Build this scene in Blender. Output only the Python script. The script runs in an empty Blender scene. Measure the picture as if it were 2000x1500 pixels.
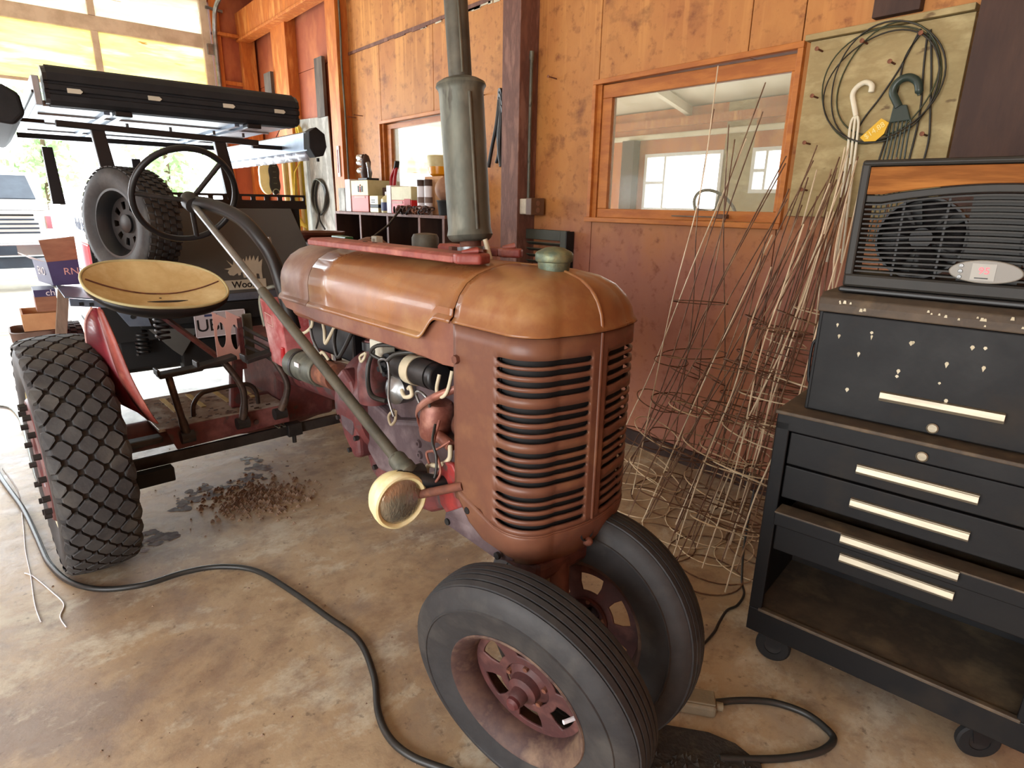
import bpy, math, random
from mathutils import Vector, Matrix
random.seed(7)
C = bpy.context.scene.collection
S = bpy.context.scene

# ---------------------------------------------------------------- camera, world, lights, exposure
cam_d = bpy.data.cameras.new('camera'); cam = bpy.data.objects.new('camera', cam_d); C.objects.link(cam)
cam_d.sensor_width = 36.0; cam_d.lens = 21.258; cam_d.clip_start = 0.02; cam_d.clip_end = 300
_r = Vector((0.63996, 0.76822, 0.01704)); _d = Vector((0.22833, -0.16893, -0.95882)); _f = Vector((-0.73370, 0.61750, -0.28352))
cam.matrix_world = Matrix(((_r.x, -_d.x, -_f.x, 0), (_r.y, -_d.y, -_f.y, 0), (_r.z, -_d.z, -_f.z, 1.65), (0, 0, 0, 1)))
S.camera = cam
vs = S.view_settings
vs.view_transform = 'Standard'; vs.look = 'None'; vs.gamma = 1.0; vs.use_curve_mapping = False
vs.exposure = 0.0
world = bpy.data.worlds.new('daylight'); S.world = world; world.use_nodes = True
wn = world.node_tree.nodes; wl = world.node_tree.links
bg = wn['Background']; bg.inputs['Color'].default_value = (0.93, 0.97, 1.0, 1); bg.inputs['Strength'].default_value = 5.2

def area(name, loc, rot, sx, sy, power, col):
    d = bpy.data.lights.new(name, 'AREA'); d.shape = 'RECTANGLE'; d.size = sx; d.size_y = sy
    d.energy = power; d.color = col
    o = bpy.data.objects.new(name, d); C.objects.link(o); o.location = loc; o.rotation_euler = rot
    return o
PI = math.pi
# daylight entering: the raised door in the end wall, the unseen doorway inferred behind the camera, windows added there for light
area('daylight_end_door', (-9.6, -0.4, 1.5), (0, -PI/2, 0), 2.9, 6.0, 450, (0.82, 0.92, 1.0))
area('daylight_side_door', (-0.2, -3.45, 1.55), (PI/2, 0, 0), 4.6, 2.8, 215, (1.0, 0.98, 0.95))
area('daylight_next_bay', (-9.6, 6.0, 1.1), (0, -PI/2, 0), 2.0, 3.6, 110, (0.95, 0.98, 1.0))
area('daylight_next_bay_window', (-3.5, 8.22, 1.9), (-PI/2, 0, 0), 5.0, 1.0, 70, (0.97, 0.98, 1.0))
area('added_side_window_light', (-7.2, -3.45, 2.1), (PI/2, 0, 0), 1.7, 1.0, 40, (0.95, 0.98, 1.0))

# ---------------------------------------------------------------- helpers
def lin(c):
    out = []
    for v in c[:3]:
        v = v / 255.0
        out.append(v / 12.92 if v <= 0.04045 else ((v + 0.055) / 1.055) ** 2.4)
    return (*out, 1.0)

MATS = {}
def pm(name, c1, c2=None, c3=None, sc=4.0, rough=0.6, metal=0.0, bump=0.0, bsc=60.0, stretch=(1, 1, 1), det=5.0,
       lo=0.38, hi=0.62, sp=None, spsc=30.0, spt=0.66, emit=None, es=0.0, coat=0.0, spec=0.5, rvar=0.0, trans=0.0, ior=1.45, alpha=1.0):
    """procedural material: noise blend of two or three colours, optional specks, bump"""
    m = bpy.data.materials.new(name); m.use_nodes = True; MATS[name] = m
    nt = m.node_tree; N = nt.nodes; L = nt.links
    b = N['Principled BSDF']
    b.inputs['Roughness'].default_value = rough; b.inputs['Metallic'].default_value = metal
    b.inputs['Specular IOR Level'].default_value = spec
    b.inputs['Coat Weight'].default_value = coat
    b.inputs['Transmission Weight'].default_value = trans; b.inputs['IOR'].default_value = ior
    b.inputs['Alpha'].default_value = alpha
    tc = N.new('ShaderNodeTexCoord'); mp = N.new('ShaderNodeMapping'); mp.inputs['Scale'].default_value = stretch
    L.new(tc.outputs['Object'], mp.inputs['Vector'])
    col = None
    if c2 is None:
        c2 = tuple(max(0, min(255, v * 0.86)) for v in c1)
    nz = N.new('ShaderNodeTexNoise'); nz.inputs['Scale'].default_value = sc; nz.inputs['Detail'].default_value = det
    nz.inputs['Roughness'].default_value = 0.62
    L.new(mp.outputs['Vector'], nz.inputs['Vector'])
    rp = N.new('ShaderNodeValToRGB'); e = rp.color_ramp.elements
    e[0].position = lo; e[0].color = lin(c1); e[1].position = hi; e[1].color = lin(c2)
    if c3:
        k = e.new((lo + hi) / 2 + 0.0); k.color = lin(c2); e[-1].color = lin(c3)
    L.new(nz.outputs['Fac'], rp.inputs['Fac']); col = rp.outputs['Color']
    if sp:
        n2 = N.new('ShaderNodeTexNoise'); n2.inputs['Scale'].default_value = spsc; n2.inputs['Detail'].default_value = 3
        L.new(mp.outputs['Vector'], n2.inputs['Vector'])
        r2 = N.new('ShaderNodeValToRGB'); r2.color_ramp.elements[0].position = spt; r2.color_ramp.elements[1].position = min(1, spt + 0.05)
        L.new(n2.outputs['Fac'], r2.inputs['Fac'])
        mx = N.new('ShaderNodeMix'); mx.data_type = 'RGBA'
        L.new(r2.outputs['Color'], mx.inputs[0]); L.new(col, mx.inputs[6]); mx.inputs[7].default_value = lin(sp)
        col = mx.outputs[2]
    L.new(col, b.inputs['Base Color'])
    if rvar:
        mr = N.new('ShaderNodeMapRange'); mr.inputs[3].default_value = max(0, rough - rvar); mr.inputs[4].default_value = min(1, rough + rvar)
        mr.inputs[1].default_value = 0.3; mr.inputs[2].default_value = 0.7
        L.new(nz.outputs['Fac'], mr.inputs[0]); L.new(mr.outputs[0], b.inputs['Roughness'])
    if bump:
        n3 = N.new('ShaderNodeTexNoise'); n3.inputs['Scale'].default_value = bsc; n3.inputs['Detail'].default_value = 4
        L.new(mp.outputs['Vector'], n3.inputs['Vector'])
        bp = N.new('ShaderNodeBump'); bp.inputs['Strength'].default_value = bump; bp.inputs['Distance'].default_value = 0.01
        L.new(n3.outputs['Fac'], bp.inputs['Height']); L.new(bp.outputs['Normal'], b.inputs['Normal'])
    if emit:
        b.inputs['Emission Color'].default_value = lin(emit); b.inputs['Emission Strength'].default_value = es
    return m

def woff(o):
    while o is not None:
        if o.get('_w'): return Vector(o['_w'])
        o = o.parent
    return Vector((0,0,0))

class G:
    """collects shapes of ONE part and links them as one mesh object"""
    def __init__(s): s.v = []; s.f = []
    def add(s, vs_, fs):
        n = len(s.v); s.v += [tuple(p) for p in vs_]; s.f += [tuple(i + n for i in q) for q in fs]; return s
    def box(s, lo, hi):
        x0, y0, z0 = lo; x1, y1, z1 = hi
        return s.add([(x0,y0,z0),(x1,y0,z0),(x1,y1,z0),(x0,y1,z0),(x0,y0,z1),(x1,y0,z1),(x1,y1,z1),(x0,y1,z1)],
                     [(0,3,2,1),(4,5,6,7),(0,1,5,4),(1,2,6,5),(2,3,7,6),(3,0,4,7)])
    def bar(s, a, b, w, h, up=(0,0,1)):
        """box beam from a to b, w wide, h high"""
        a = Vector(a); b = Vector(b); d = (b - a).normalized(); u = Vector(up)
        if abs(d.dot(u)) > 0.98: u = Vector((1,0,0))
        sd = d.cross(u).normalized() * (w/2); u2 = sd.cross(d).normalized() * (h/2)
        q = [a-sd-u2, a+sd-u2, a+sd+u2, a-sd+u2, b-sd-u2, b+sd-u2, b+sd+u2, b-sd+u2]
        return s.add(q, [(3,2,1,0),(4,5,6,7),(0,1,5,4),(1,2,6,5),(2,3,7,6),(3,0,4,7)])
    def prism(s, poly, vec):
        """polygon (3d points) pushed along vec"""
        n = len(poly); v = Vector(vec); p = [Vector(q) for q in poly]
        return s.add(p + [q + v for q in p], [tuple(range(n-1,-1,-1)), tuple(range(n, 2*n))] + [(i, (i+1)%n, n+(i+1)%n, n+i) for i in range(n)])
    def tube(s, pts, r, n=8, closed=False, caps=True):
        p = [Vector(q) for q in pts]; m = len(p); rr = r if isinstance(r, (list, tuple)) else [r]*m
        ref = None; rings = []
        for i in range(m):
            if closed: d = p[(i+1)%m] - p[i-1]
            else: d = p[min(i+1, m-1)] - p[max(i-1, 0)]
            if d.length < 1e-9: d = Vector((0,0,1))
            d.normalize()
            if ref is None:
                ref = Vector((0,0,1)) if abs(d.z) < 0.9 else Vector((1,0,0))
            u = ref - d * ref.dot(d)
            if u.length < 1e-6: u = d.orthogonal()
            u.normalize(); ref = u; w = d.cross(u)
            rings.append([p[i] + (u*math.cos(t) + w*math.sin(t))*rr[i] for t in [2*PI*k/n for k in range(n)]])
        vs_ = [q for R_ in rings for q in R_]; fs = []
        for i in range(m if closed else m-1):
            a = i*n; b = ((i+1) % m)*n
            for k in range(n): fs.append((a+k, a+(k+1)%n, b+(k+1)%n, b+k))
        if not closed and caps:
            fs.append(tuple(range(n-1,-1,-1))); fs.append(tuple(range((m-1)*n, m*n)))
        return s.add(vs_, fs)
    def lathe(s, prof, o=(0,0,0), axis=(0,0,1), n=32, closed=False):
        """prof: (radius, height along axis) list"""
        o = Vector(o); ax = Vector(axis).normalized(); u = ax.orthogonal().normalized(); w = ax.cross(u)
        vs_ = []; fs = []; m = len(prof)
        for (r, h) in prof:
            for k in range(n):
                t = 2*PI*k/n; vs_.append(o + ax*h + (u*math.cos(t) + w*math.sin(t))*max(r, 1e-5))
        for i in range(m if closed else m-1):
            a = i*n; b = ((i+1) % m)*n
            for k in range(n): fs.append((a+k, a+(k+1)%n, b+(k+1)%n, b+k))
        return s.add(vs_, fs)
    def cyl(s, a, b, r, n=16, r2=None):
        a = Vector(a); b = Vector(b); L_ = (b-a).length; r2 = r if r2 is None else r2
        return s.lathe([(0,0),(r,0),(r2,L_),(0,L_)], a, b-a, n)
    def grid(s, rows, wrap=False):
        m = len(rows); n = len(rows[0]); vs_ = [q for r_ in rows for q in r_]; fs = []
        for i in range(m-1):
            for k in range(n if wrap else n-1): fs.append((i*n+k, i*n+(k+1)%n, (i+1)*n+(k+1)%n, (i+1)*n+k))
        return s.add(vs_, fs)
    def build(s, name, mat, parent=None, smooth=None, bevel=0.0, solid=0.0, subd=0, world_=True, loc=None, rot=None, seg=2):
        off = Vector((0,0,0))
        if loc is not None: off = Vector((0,0,0))
        elif parent is None:
            xs = [p[0] for p in s.v]; ys = [p[1] for p in s.v]; zs = [p[2] for p in s.v]
            off = Vector(((min(xs)+max(xs))/2, (min(ys)+max(ys))/2, min(zs)))
        elif world_:
            off = woff(parent)
        me = bpy.data.meshes.new(name); me.from_pydata([tuple(Vector(p)-off) for p in s.v], [], s.f)
        me.validate(); me.update()
        me.materials.append(mat if not isinstance(mat, str) else MATS[mat])
        if smooth is not None:
            for p in me.polygons: p.use_smooth = True
            me.set_sharp_from_angle(angle=math.radians(smooth))
        o = bpy.data.objects.new(name, me); C.objects.link(o)
        if parent is not None: o.parent = parent
        if loc is not None: o.location = loc
        elif parent is None: o.location = off; o['_w'] = tuple(off)
        if rot is not None: o.rotation_euler = rot
        if solid:
            md = o.modifiers.new('solid', 'SOLIDIFY'); md.thickness = solid; md.offset = 0
        if bevel:
            md = o.modifiers.new('bevel', 'BEVEL'); md.width = bevel; md.segments = seg; md.limit_method = 'ANGLE'; md.angle_limit = math.radians(40)
        if subd:
            md = o.modifiers.new('sub', 'SUBSURF'); md.levels = subd; md.render_levels = subd
        return o

def fix_normals(o):
    import bmesh
    bm = bmesh.new(); bm.from_mesh(o.data); bmesh.ops.remove_doubles(bm, verts=bm.verts, dist=1e-5)
    bmesh.ops.recalc_face_normals(bm, faces=bm.faces); bm.to_mesh(o.data); bm.free(); return o

def tag(o, label=None, cat=None, group=None, kind=None):
    if label: o['label'] = label
    if cat: o['category'] = cat
    if group: o['group'] = group
    if kind: o['kind'] = kind
    return o
def thing(name, label, cat, loc=(0,0,0), rotz=0.0, group=None, local=False):
    o = bpy.data.objects.new(name, None); C.objects.link(o); o.location = loc; o.rotation_euler = (0,0,rotz)
    o.empty_display_size = 0.1
    if not local: o['_w'] = tuple(loc)
    return tag(o, label, cat, group)
def spline(pts, k=6, closed=False):
    p = [Vector(q) for q in pts]; n = len(p); out = []
    for i in range(n if closed else n-1):
        if closed: a,b,c,d = p[i-1], p[i], p[(i+1)%n], p[(i+2)%n]
        else: a,b,c,d = p[max(i-1,0)], p[i], p[i+1], p[min(i+2,n-1)]
        for j in range(k):
            t = j/k
            out.append(0.5*((2*b) + (c-a)*t + (2*a-5*b+4*c-d)*t*t + (3*b-a-3*c+d)*t**3))
    if not closed: out.append(p[-1])
    return out
def ring(c, r, n=32, ax=(0,0,1), sx=1.0):
    ax = Vector(ax).normalized(); u = ax.orthogonal().normalized(); w = ax.cross(u); c = Vector(c)
    return [c + (u*math.cos(2*PI*k/n)*sx + w*math.sin(2*PI*k/n))*r for k in range(n)]
def text(s, name, size, mat, M, parent=None, ext=0.0006, bold=0.0, kern=1.0):
    """flat lettering, M = 4x4 matrix (x along the line, y up)"""
    cu = bpy.data.curves.new(name, 'FONT'); cu.body = s; cu.size = size; cu.extrude = ext; cu.align_x = 'CENTER'; cu.align_y = 'CENTER'
    cu.offset = bold; cu.space_character = kern
    cu.materials.append(MATS[mat])
    tmp = bpy.data.objects.new(name, cu); C.objects.link(tmp)
    me = bpy.data.meshes.new_from_object(tmp.evaluated_get(bpy.context.evaluated_depsgraph_get())); me.name = name
    bpy.data.objects.remove(tmp)
    if not me.materials: me.materials.append(MATS[mat])
    o = bpy.data.objects.new(name, me); C.objects.link(o)
    if parent is not None:
        o.parent = parent
        M = Matrix.Translation(-woff(parent)) @ M
    o.matrix_local = M
    return o
def frame(o, x, y):
    """matrix with origin o, local x along x, local y along y"""
    x = Vector(x).normalized(); y = Vector(y).normalized(); z = x.cross(y).normalized(); y = z.cross(x)
    return Matrix(((x.x,y.x,z.x,o[0]),(x.y,y.y,z.y,o[1]),(x.z,y.z,z.z,o[2]),(0,0,0,1)))
def copy_tree(root, loc, rot=None, label=None, group=None):
    r = root.copy(); C.objects.link(r); r.location = loc
    if rot is not None: r.rotation_euler = rot
    if label: r['label'] = label
    if group: r['group'] = group
    for ch in list(root.children):
        c = ch.copy(); C.objects.link(c); c.parent = r
        for g in list(ch.children):
            d = g.copy(); C.objects.link(d); d.parent = c
    return r

# ---------------------------------------------------------------- materials
pm('concrete', (168,146,116), (150,138,126), (186,172,150), sc=1.3, rough=0.5, bump=0.25, bsc=35, det=9, lo=0.3, hi=0.72, sp=(112,96,82), spsc=5.5, spt=0.64, rvar=0.2)
pm('gravel_out', (232,228,216), (214,210,200), sc=3, rough=0.9)
pm('platform_steel', (156,144,132), (120,96,80), (176,170,164), sc=6, rough=0.38, metal=0.3, bump=0.1, lo=0.36, hi=0.62, sp=(84,58,46), spsc=14, spt=0.62)
pm('pedal_iron', (78,64,56), (56,46,42), (96,78,66), sc=9, rough=0.5, metal=0.4, bump=0.1, lo=0.3, hi=0.7)
pm('cast_dark', (88,48,46), (66,38,38), (104,66,60), sc=8, rough=0.6, bump=0.12, lo=0.3, hi=0.7)
pm('ply_orange', (202,122,52), (178,98,42), (216,146,72), sc=1.6, rough=0.62, bump=0.12, bsc=25, stretch=(1.6,1.6,0.8), det=8, lo=0.3, hi=0.7, sp=(120,62,30), spsc=9, spt=0.70)
pm('ply_red', (168,92,58), (148,78,52), (182,110,68), sc=1.4, rough=0.65, bump=0.12, bsc=25, stretch=(1.6,1.6,0.8), det=7, lo=0.3, hi=0.7)
pm('ply_pink', (170,98,76), (152,84,66), (182,116,84), sc=1.5, rough=0.7, bump=0.1, bsc=25, det=7, lo=0.3, hi=0.72)
pm('ply_raw', (176,158,112), (152,134,92), (192,176,130), sc=3.2, rough=0.7, bump=0.1, bsc=20, stretch=(1,1,2.2), lo=0.3, hi=0.7, sp=(110,90,60), spsc=8, spt=0.69)
pm('ply_grey', (160,160,152), (134,134,128), (182,182,176), sc=4, rough=0.8, bump=0.15, stretch=(1,1,0.5))
pm('wood_dark', (74,52,42), (58,40,34), sc=3, rough=0.7, bump=0.15, stretch=(3,3,0.6))
pm('wood_post', (118,80,66), (96,62,52), (130,92,78), sc=5, rough=0.65, bump=0.12, stretch=(2,2,0.5))
pm('wood_post_dark', (60,40,34), (46,30,26), sc=5, rough=0.7, bump=0.1, stretch=(2,2,0.5))
pm('wood_orange', (198,120,50), (170,94,40), (212,146,76), sc=5, rough=0.55, bump=0.1, stretch=(2,2,0.4), lo=0.3, hi=0.7)
pm('wood_trim', (192,122,56), (166,98,44), sc=7, rough=0.5, bump=0.08, stretch=(0.5,2,2))
pm('board_grey', (96,88,80), (70,64,60), sc=6, rough=0.8, bump=0.15, stretch=(2,2,0.4))
pm('ceiling_white', (228,222,200), (208,200,174), sc=2, rough=0.8)
pm('door_yellow', (236,226,150), (222,202,110), (246,240,208), sc=2.2, rough=0.55, bump=0.05, stretch=(1,0.4,3), lo=0.3, hi=0.7, sp=(168,124,40), spsc=9, spt=0.68)
pm('door_frame', (206,196,178), (182,170,150), sc=5, rough=0.6)
pm('steel', (150,152,152), (118,120,122), sc=8, rough=0.38, metal=0.9)
pm('steel_dark', (62,60,60), (44,42,42), sc=8, rough=0.5, metal=0.6, bump=0.08)
pm('galv', (112,112,100), (86,88,80), (134,134,120), sc=5, rough=0.55, metal=0.5, bump=0.1, bsc=30, stretch=(1,1,0.35), lo=0.34, hi=0.66, sp=(72,70,62), spsc=22, spt=0.64)
pm('galv_dark', (92,88,76), (70,68,60), sc=8, rough=0.6, metal=0.4, bump=0.12)
pm('hood_paint', (146,99,57), (128,82,50), (154,116,72), sc=3.2, rough=0.33, bump=0.03, bsc=12, det=7, lo=0.34, hi=0.66, coat=0.2, rvar=0.12)
pm('hood_dull', (138,112,94), (118,88,76), (148,126,106), sc=4, rough=0.5, bump=0.04, lo=0.32, hi=0.68)
pm('hood_red', (132,88,66), (116,72,58), (142,102,76), sc=5, rough=0.46, bump=0.04, lo=0.3, hi=0.7)
pm('grille_paint', (116,76,56), (100,64,50), (126,88,62), sc=3.5, rough=0.42, bump=0.05, bsc=40, lo=0.32, hi=0.7)
pm('cast_red', (108,50,48), (80,40,42), (120,76,74), sc=6, rough=0.52, bump=0.12, bsc=40, lo=0.32, hi=0.68, sp=(70,56,56), spsc=10, spt=0.62)
pm('cast_bright', (156,48,44), (112,40,40), (128,84,84), sc=7, rough=0.45, bump=0.08, lo=0.34, hi=0.7, sp=(92,66,62), spsc=9, spt=0.6)
pm('cast_mauve', (92,78,80), (72,58,62), (112,98,100), sc=5, rough=0.52, bump=0.1, lo=0.32, hi=0.68, sp=(110,56,54), spsc=6, spt=0.62)
pm('bar_red', (150,74,62), (124,56,50), (164,100,84), sc=9, rough=0.48, bump=0.12, lo=0.3, hi=0.7)
pm('fender_red', (118,38,46), (88,30,38), (140,66,72), sc=5, rough=0.36, bump=0.04, coat=0.1, lo=0.32, hi=0.72)
pm('rust', (118,70,52), (92,56,44), (146,94,66), sc=10, rough=0.8, bump=0.2, lo=0.3, hi=0.7)
pm('rim_rust', (88,66,56), (66,46,44), (116,94,76), sc=7, rough=0.65, bump=0.12, lo=0.34, hi=0.66)
pm('rubber', (52,52,54), (40,40,42), (64,62,60), sc=6, rough=0.62, bump=0.08, bsc=80, lo=0.3, hi=0.7)
pm('rubber_worn', (72,72,72), (54,54,56), (86,84,80), sc=5, rough=0.7, bump=0.08, bsc=80, lo=0.3, hi=0.7)
pm('rubber_brown', (70,64,56), (54,50,46), sc=6, rough=0.8, bump=0.15, sp=(120,112,80), spsc=40, spt=0.72)
pm('black_paint', (34,32,33), (26,25,26), sc=4, rough=0.42, bump=0.03)
pm('black_satin', (26,27,30), (18,19,21), sc=5, rough=0.4)
pm('black_matte', (20,20,21), (14,14,15), sc=5, rough=0.75)
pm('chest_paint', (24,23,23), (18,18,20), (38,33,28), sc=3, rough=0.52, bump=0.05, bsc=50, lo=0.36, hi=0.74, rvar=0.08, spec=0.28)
pm('chest_dusty_lit', (92,78,62), (68,58,48), (110,94,72), sc=5, rough=0.65, bump=0.05, lo=0.3, hi=0.7)  # dust brown, with light from above added to the colour
pm('alu_handle', (158,148,128), (136,128,112), sc=20, rough=0.4, metal=0.6, stretch=(0.3,3,3))
pm('white_fleck', (206,200,178), (184,176,150), sc=10, rough=0.8)
pm('olive_plastic', (42,39,34), (32,30,27), sc=4, rough=0.5, bump=0.03, spec=0.35)
pm('fan_dark', (24,20,22), (18,16,17), sc=5, rough=0.5)
pm('wood_veneer', (148,92,40), (120,72,30), (162,106,50), sc=3, rough=0.7, spec=0.2, stretch=(0.8,3,9), lo=0.3, hi=0.7)
pm('grey_plastic', (132,128,118), (122,118,110), sc=4, rough=0.4)
pm('display', (150,146,134), (142,138,128), sc=4, rough=0.3)
pm('led_red', (255,90,100), (255,80,90), rough=0.4, emit=(255,60,70), es=1.6)
pm('seat_tan', (212,190,138), (192,164,112), (220,202,156), sc=3.5, rough=0.55, bump=0.12, bsc=18, lo=0.3, hi=0.7, sp=(156,106,56), spsc=4.5, spt=0.68)
pm('cream_paint', (234,228,186), (222,210,156), (240,236,206), sc=9, rough=0.4, lo=0.3, hi=0.7, sp=(130,112,70), spsc=16, spt=0.70)
pm('lens_glass', (172,168,150), (150,146,130), sc=30, rough=0.12, metal=0.7, bump=0.35, bsc=90, stretch=(1,1.2,0.5), coat=0.7)
pm('verdigris', (118,124,96), (92,106,92), (142,140,100), sc=12, rough=0.5, metal=0.6, bump=0.2, lo=0.3, hi=0.7)
pm('copper', (150,98,82), (118,70,60), (166,120,104), sc=10, rough=0.45, metal=0.3, lo=0.3, hi=0.7)
pm('wire_pale', (196,186,160), (176,166,140), sc=8, rough=0.5)
pm('wire_rust', (128,96,72), (96,68,52), (168,140,110), sc=6, rough=0.5, metal=0.4, lo=0.3, hi=0.7)
pm('wire_bright', (232,216,186), (190,172,142), sc=5, rough=0.38, metal=0.2)
pm('wire_black', (48,44,34), (36,34,28), sc=6, rough=0.5)
pm('wire_green', (66,72,44), (50,54,34), sc=6, rough=0.5)
pm('plastic_white', (226,220,196), (212,206,182), sc=6, rough=0.4)
pm('plastic_green', (52,66,58), (42,54,48), sc=6, rough=0.35)
pm('tag_yellow', (224,180,40), (214,166,34), sc=5, rough=0.5)
pm('tag_print', (244,226,150), (240,220,140), sc=5, rough=0.5)
pm('hose_black', (44,44,42), (34,34,33), sc=5, rough=0.42, bump=0.05)
pm('jbox_grey', (132,120,96), (112,102,84), sc=7, rough=0.6, bump=0.1)
pm('jbox_white', (190,180,160), (160,150,132), sc=9, rough=0.6, bump=0.1)
pm('brown_plate', (104,76,56), (92,66,50), sc=6, rough=0.5)
pm('shutter_green', (62,64,54), (52,54,46), sc=5, rough=0.6)
pm('mat_dark', (58,50,44), (42,38,34), (72,64,52), sc=12, rough=0.95, bump=0.5, bsc=90, lo=0.3, hi=0.7)
pm('dirt', (150,128,108), (112,92,78), sc=20, rough=0.95)
pm('window_glass', (226,228,204), (210,214,190), sc=3, rough=0.08, alpha=0.16)
pm('grey_panel', (92,94,92), (84,86,85), sc=3, rough=0.45, metal=0.2)
pm('pale_steel', (196,192,176), (180,176,160), sc=5, rough=0.5)
pm('alu_sheet', (182,188,194), (158,166,174), sc=5, rough=0.35, metal=0.5)
pm('alu_blue', (126,140,158), (104,118,138), sc=5, rough=0.35, metal=0.5)
pm('black_fabric', (30,30,33), (22,22,25), sc=9, rough=0.8, bump=0.1)
pm('silver_fabric', (186,186,192), (150,150,158), (214,214,220), sc=18, rough=0.4, metal=0.3, bump=0.3, bsc=30, lo=0.3, hi=0.7)
pm('white_gloss', (236,236,236), (226,228,230), sc=3, rough=0.3)
pm('red_gloss', (214,44,66), (196,36,58), sc=3, rough=0.3)
pm('navy_print', (66,62,104), (56,52,92), sc=4, rough=0.6)
pm('cardboard', (150,108,84), (134,94,74), sc=6, rough=0.85, stretch=(1,1,4))
pm('cardboard_light', (196,150,108), (180,134,96), sc=6, rough=0.85)
pm('print_pink', (208,168,160), (196,156,150), sc=6, rough=0.7)
pm('print_white', (228,226,230), (214,212,220), sc=6, rough=0.7)
pm('print_black', (26,24,26), (20,18,20), sc=6, rough=0.6)
pm('print_blue', (60,66,104), (52,58,96), sc=6, rough=0.6)
pm('print_red', (176,48,40), (160,40,34), sc=6, rough=0.6)
pm('bucket_brown', (122,100,90), (104,84,76), sc=6, rough=0.6)
pm('plank_old', (140,124,108), (112,98,86), sc=8, rough=0.85, bump=0.15, stretch=(2,2,0.4))
pm('plate_white', (196,186,188), (182,172,176), sc=6, rough=0.45)
pm('truck_white', (240,240,238), (234,234,234), sc=2, rough=0.25)
pm('truck_dark', (60,72,84), (46,56,68), sc=2, rough=0.3)
pm('chrome', (200,206,212), (180,188,196), sc=3, rough=0.15, metal=0.9)
pm('leaf_a', (198,220,178), (170,202,148), sc=2, rough=0.8)
pm('leaf_b', (190,216,192), (162,196,164), sc=2, rough=0.8)
pm('bark', (110,92,72), (90,74,58), sc=6, rough=0.9)
pm('glass_green', (150,180,140), (130,160,120), rough=0.1)
pm('red_plastic', (178,30,34), (156,24,28), sc=5, rough=0.35)
pm('amber', (214,150,30), (196,130,24), sc=4, rough=0.25)
pm('brown_ball', (150,112,86), (128,92,70), sc=9, rough=0.7, bump=0.1)
pm('can_buff', (196,186,140), (178,168,122), sc=6, rough=0.5)
pm('can_orange', (176,66,38), (160,56,32), sc=6, rough=0.5)
pm('can_red', (206,44,40), (190,36,34), sc=6, rough=0.45)
pm('jar_cream', (206,196,150), (190,180,134), sc=6, rough=0.4)
pm('yellow_rope', (226,206,90), (204,180,70), sc=9, rough=0.8)
pm('green_paint', (50,120,76), (40,100,64), sc=6, rough=0.4)
pm('stick_pale', (214,196,140), (190,170,116), sc=8, rough=0.6, stretch=(2,2,0.4))
pm('stick_yellow', (206,182,60), (184,160,48), sc=8, rough=0.6)
pm('pot_brown', (134,96,74), (112,78,62), sc=7, rough=0.7, bump=0.1)
# ---------------------------------------------------------------- the room shell
W = 3.316; XE = -9.75; XF = 3.4; YL = -3.6; ZC = 4.35

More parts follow.
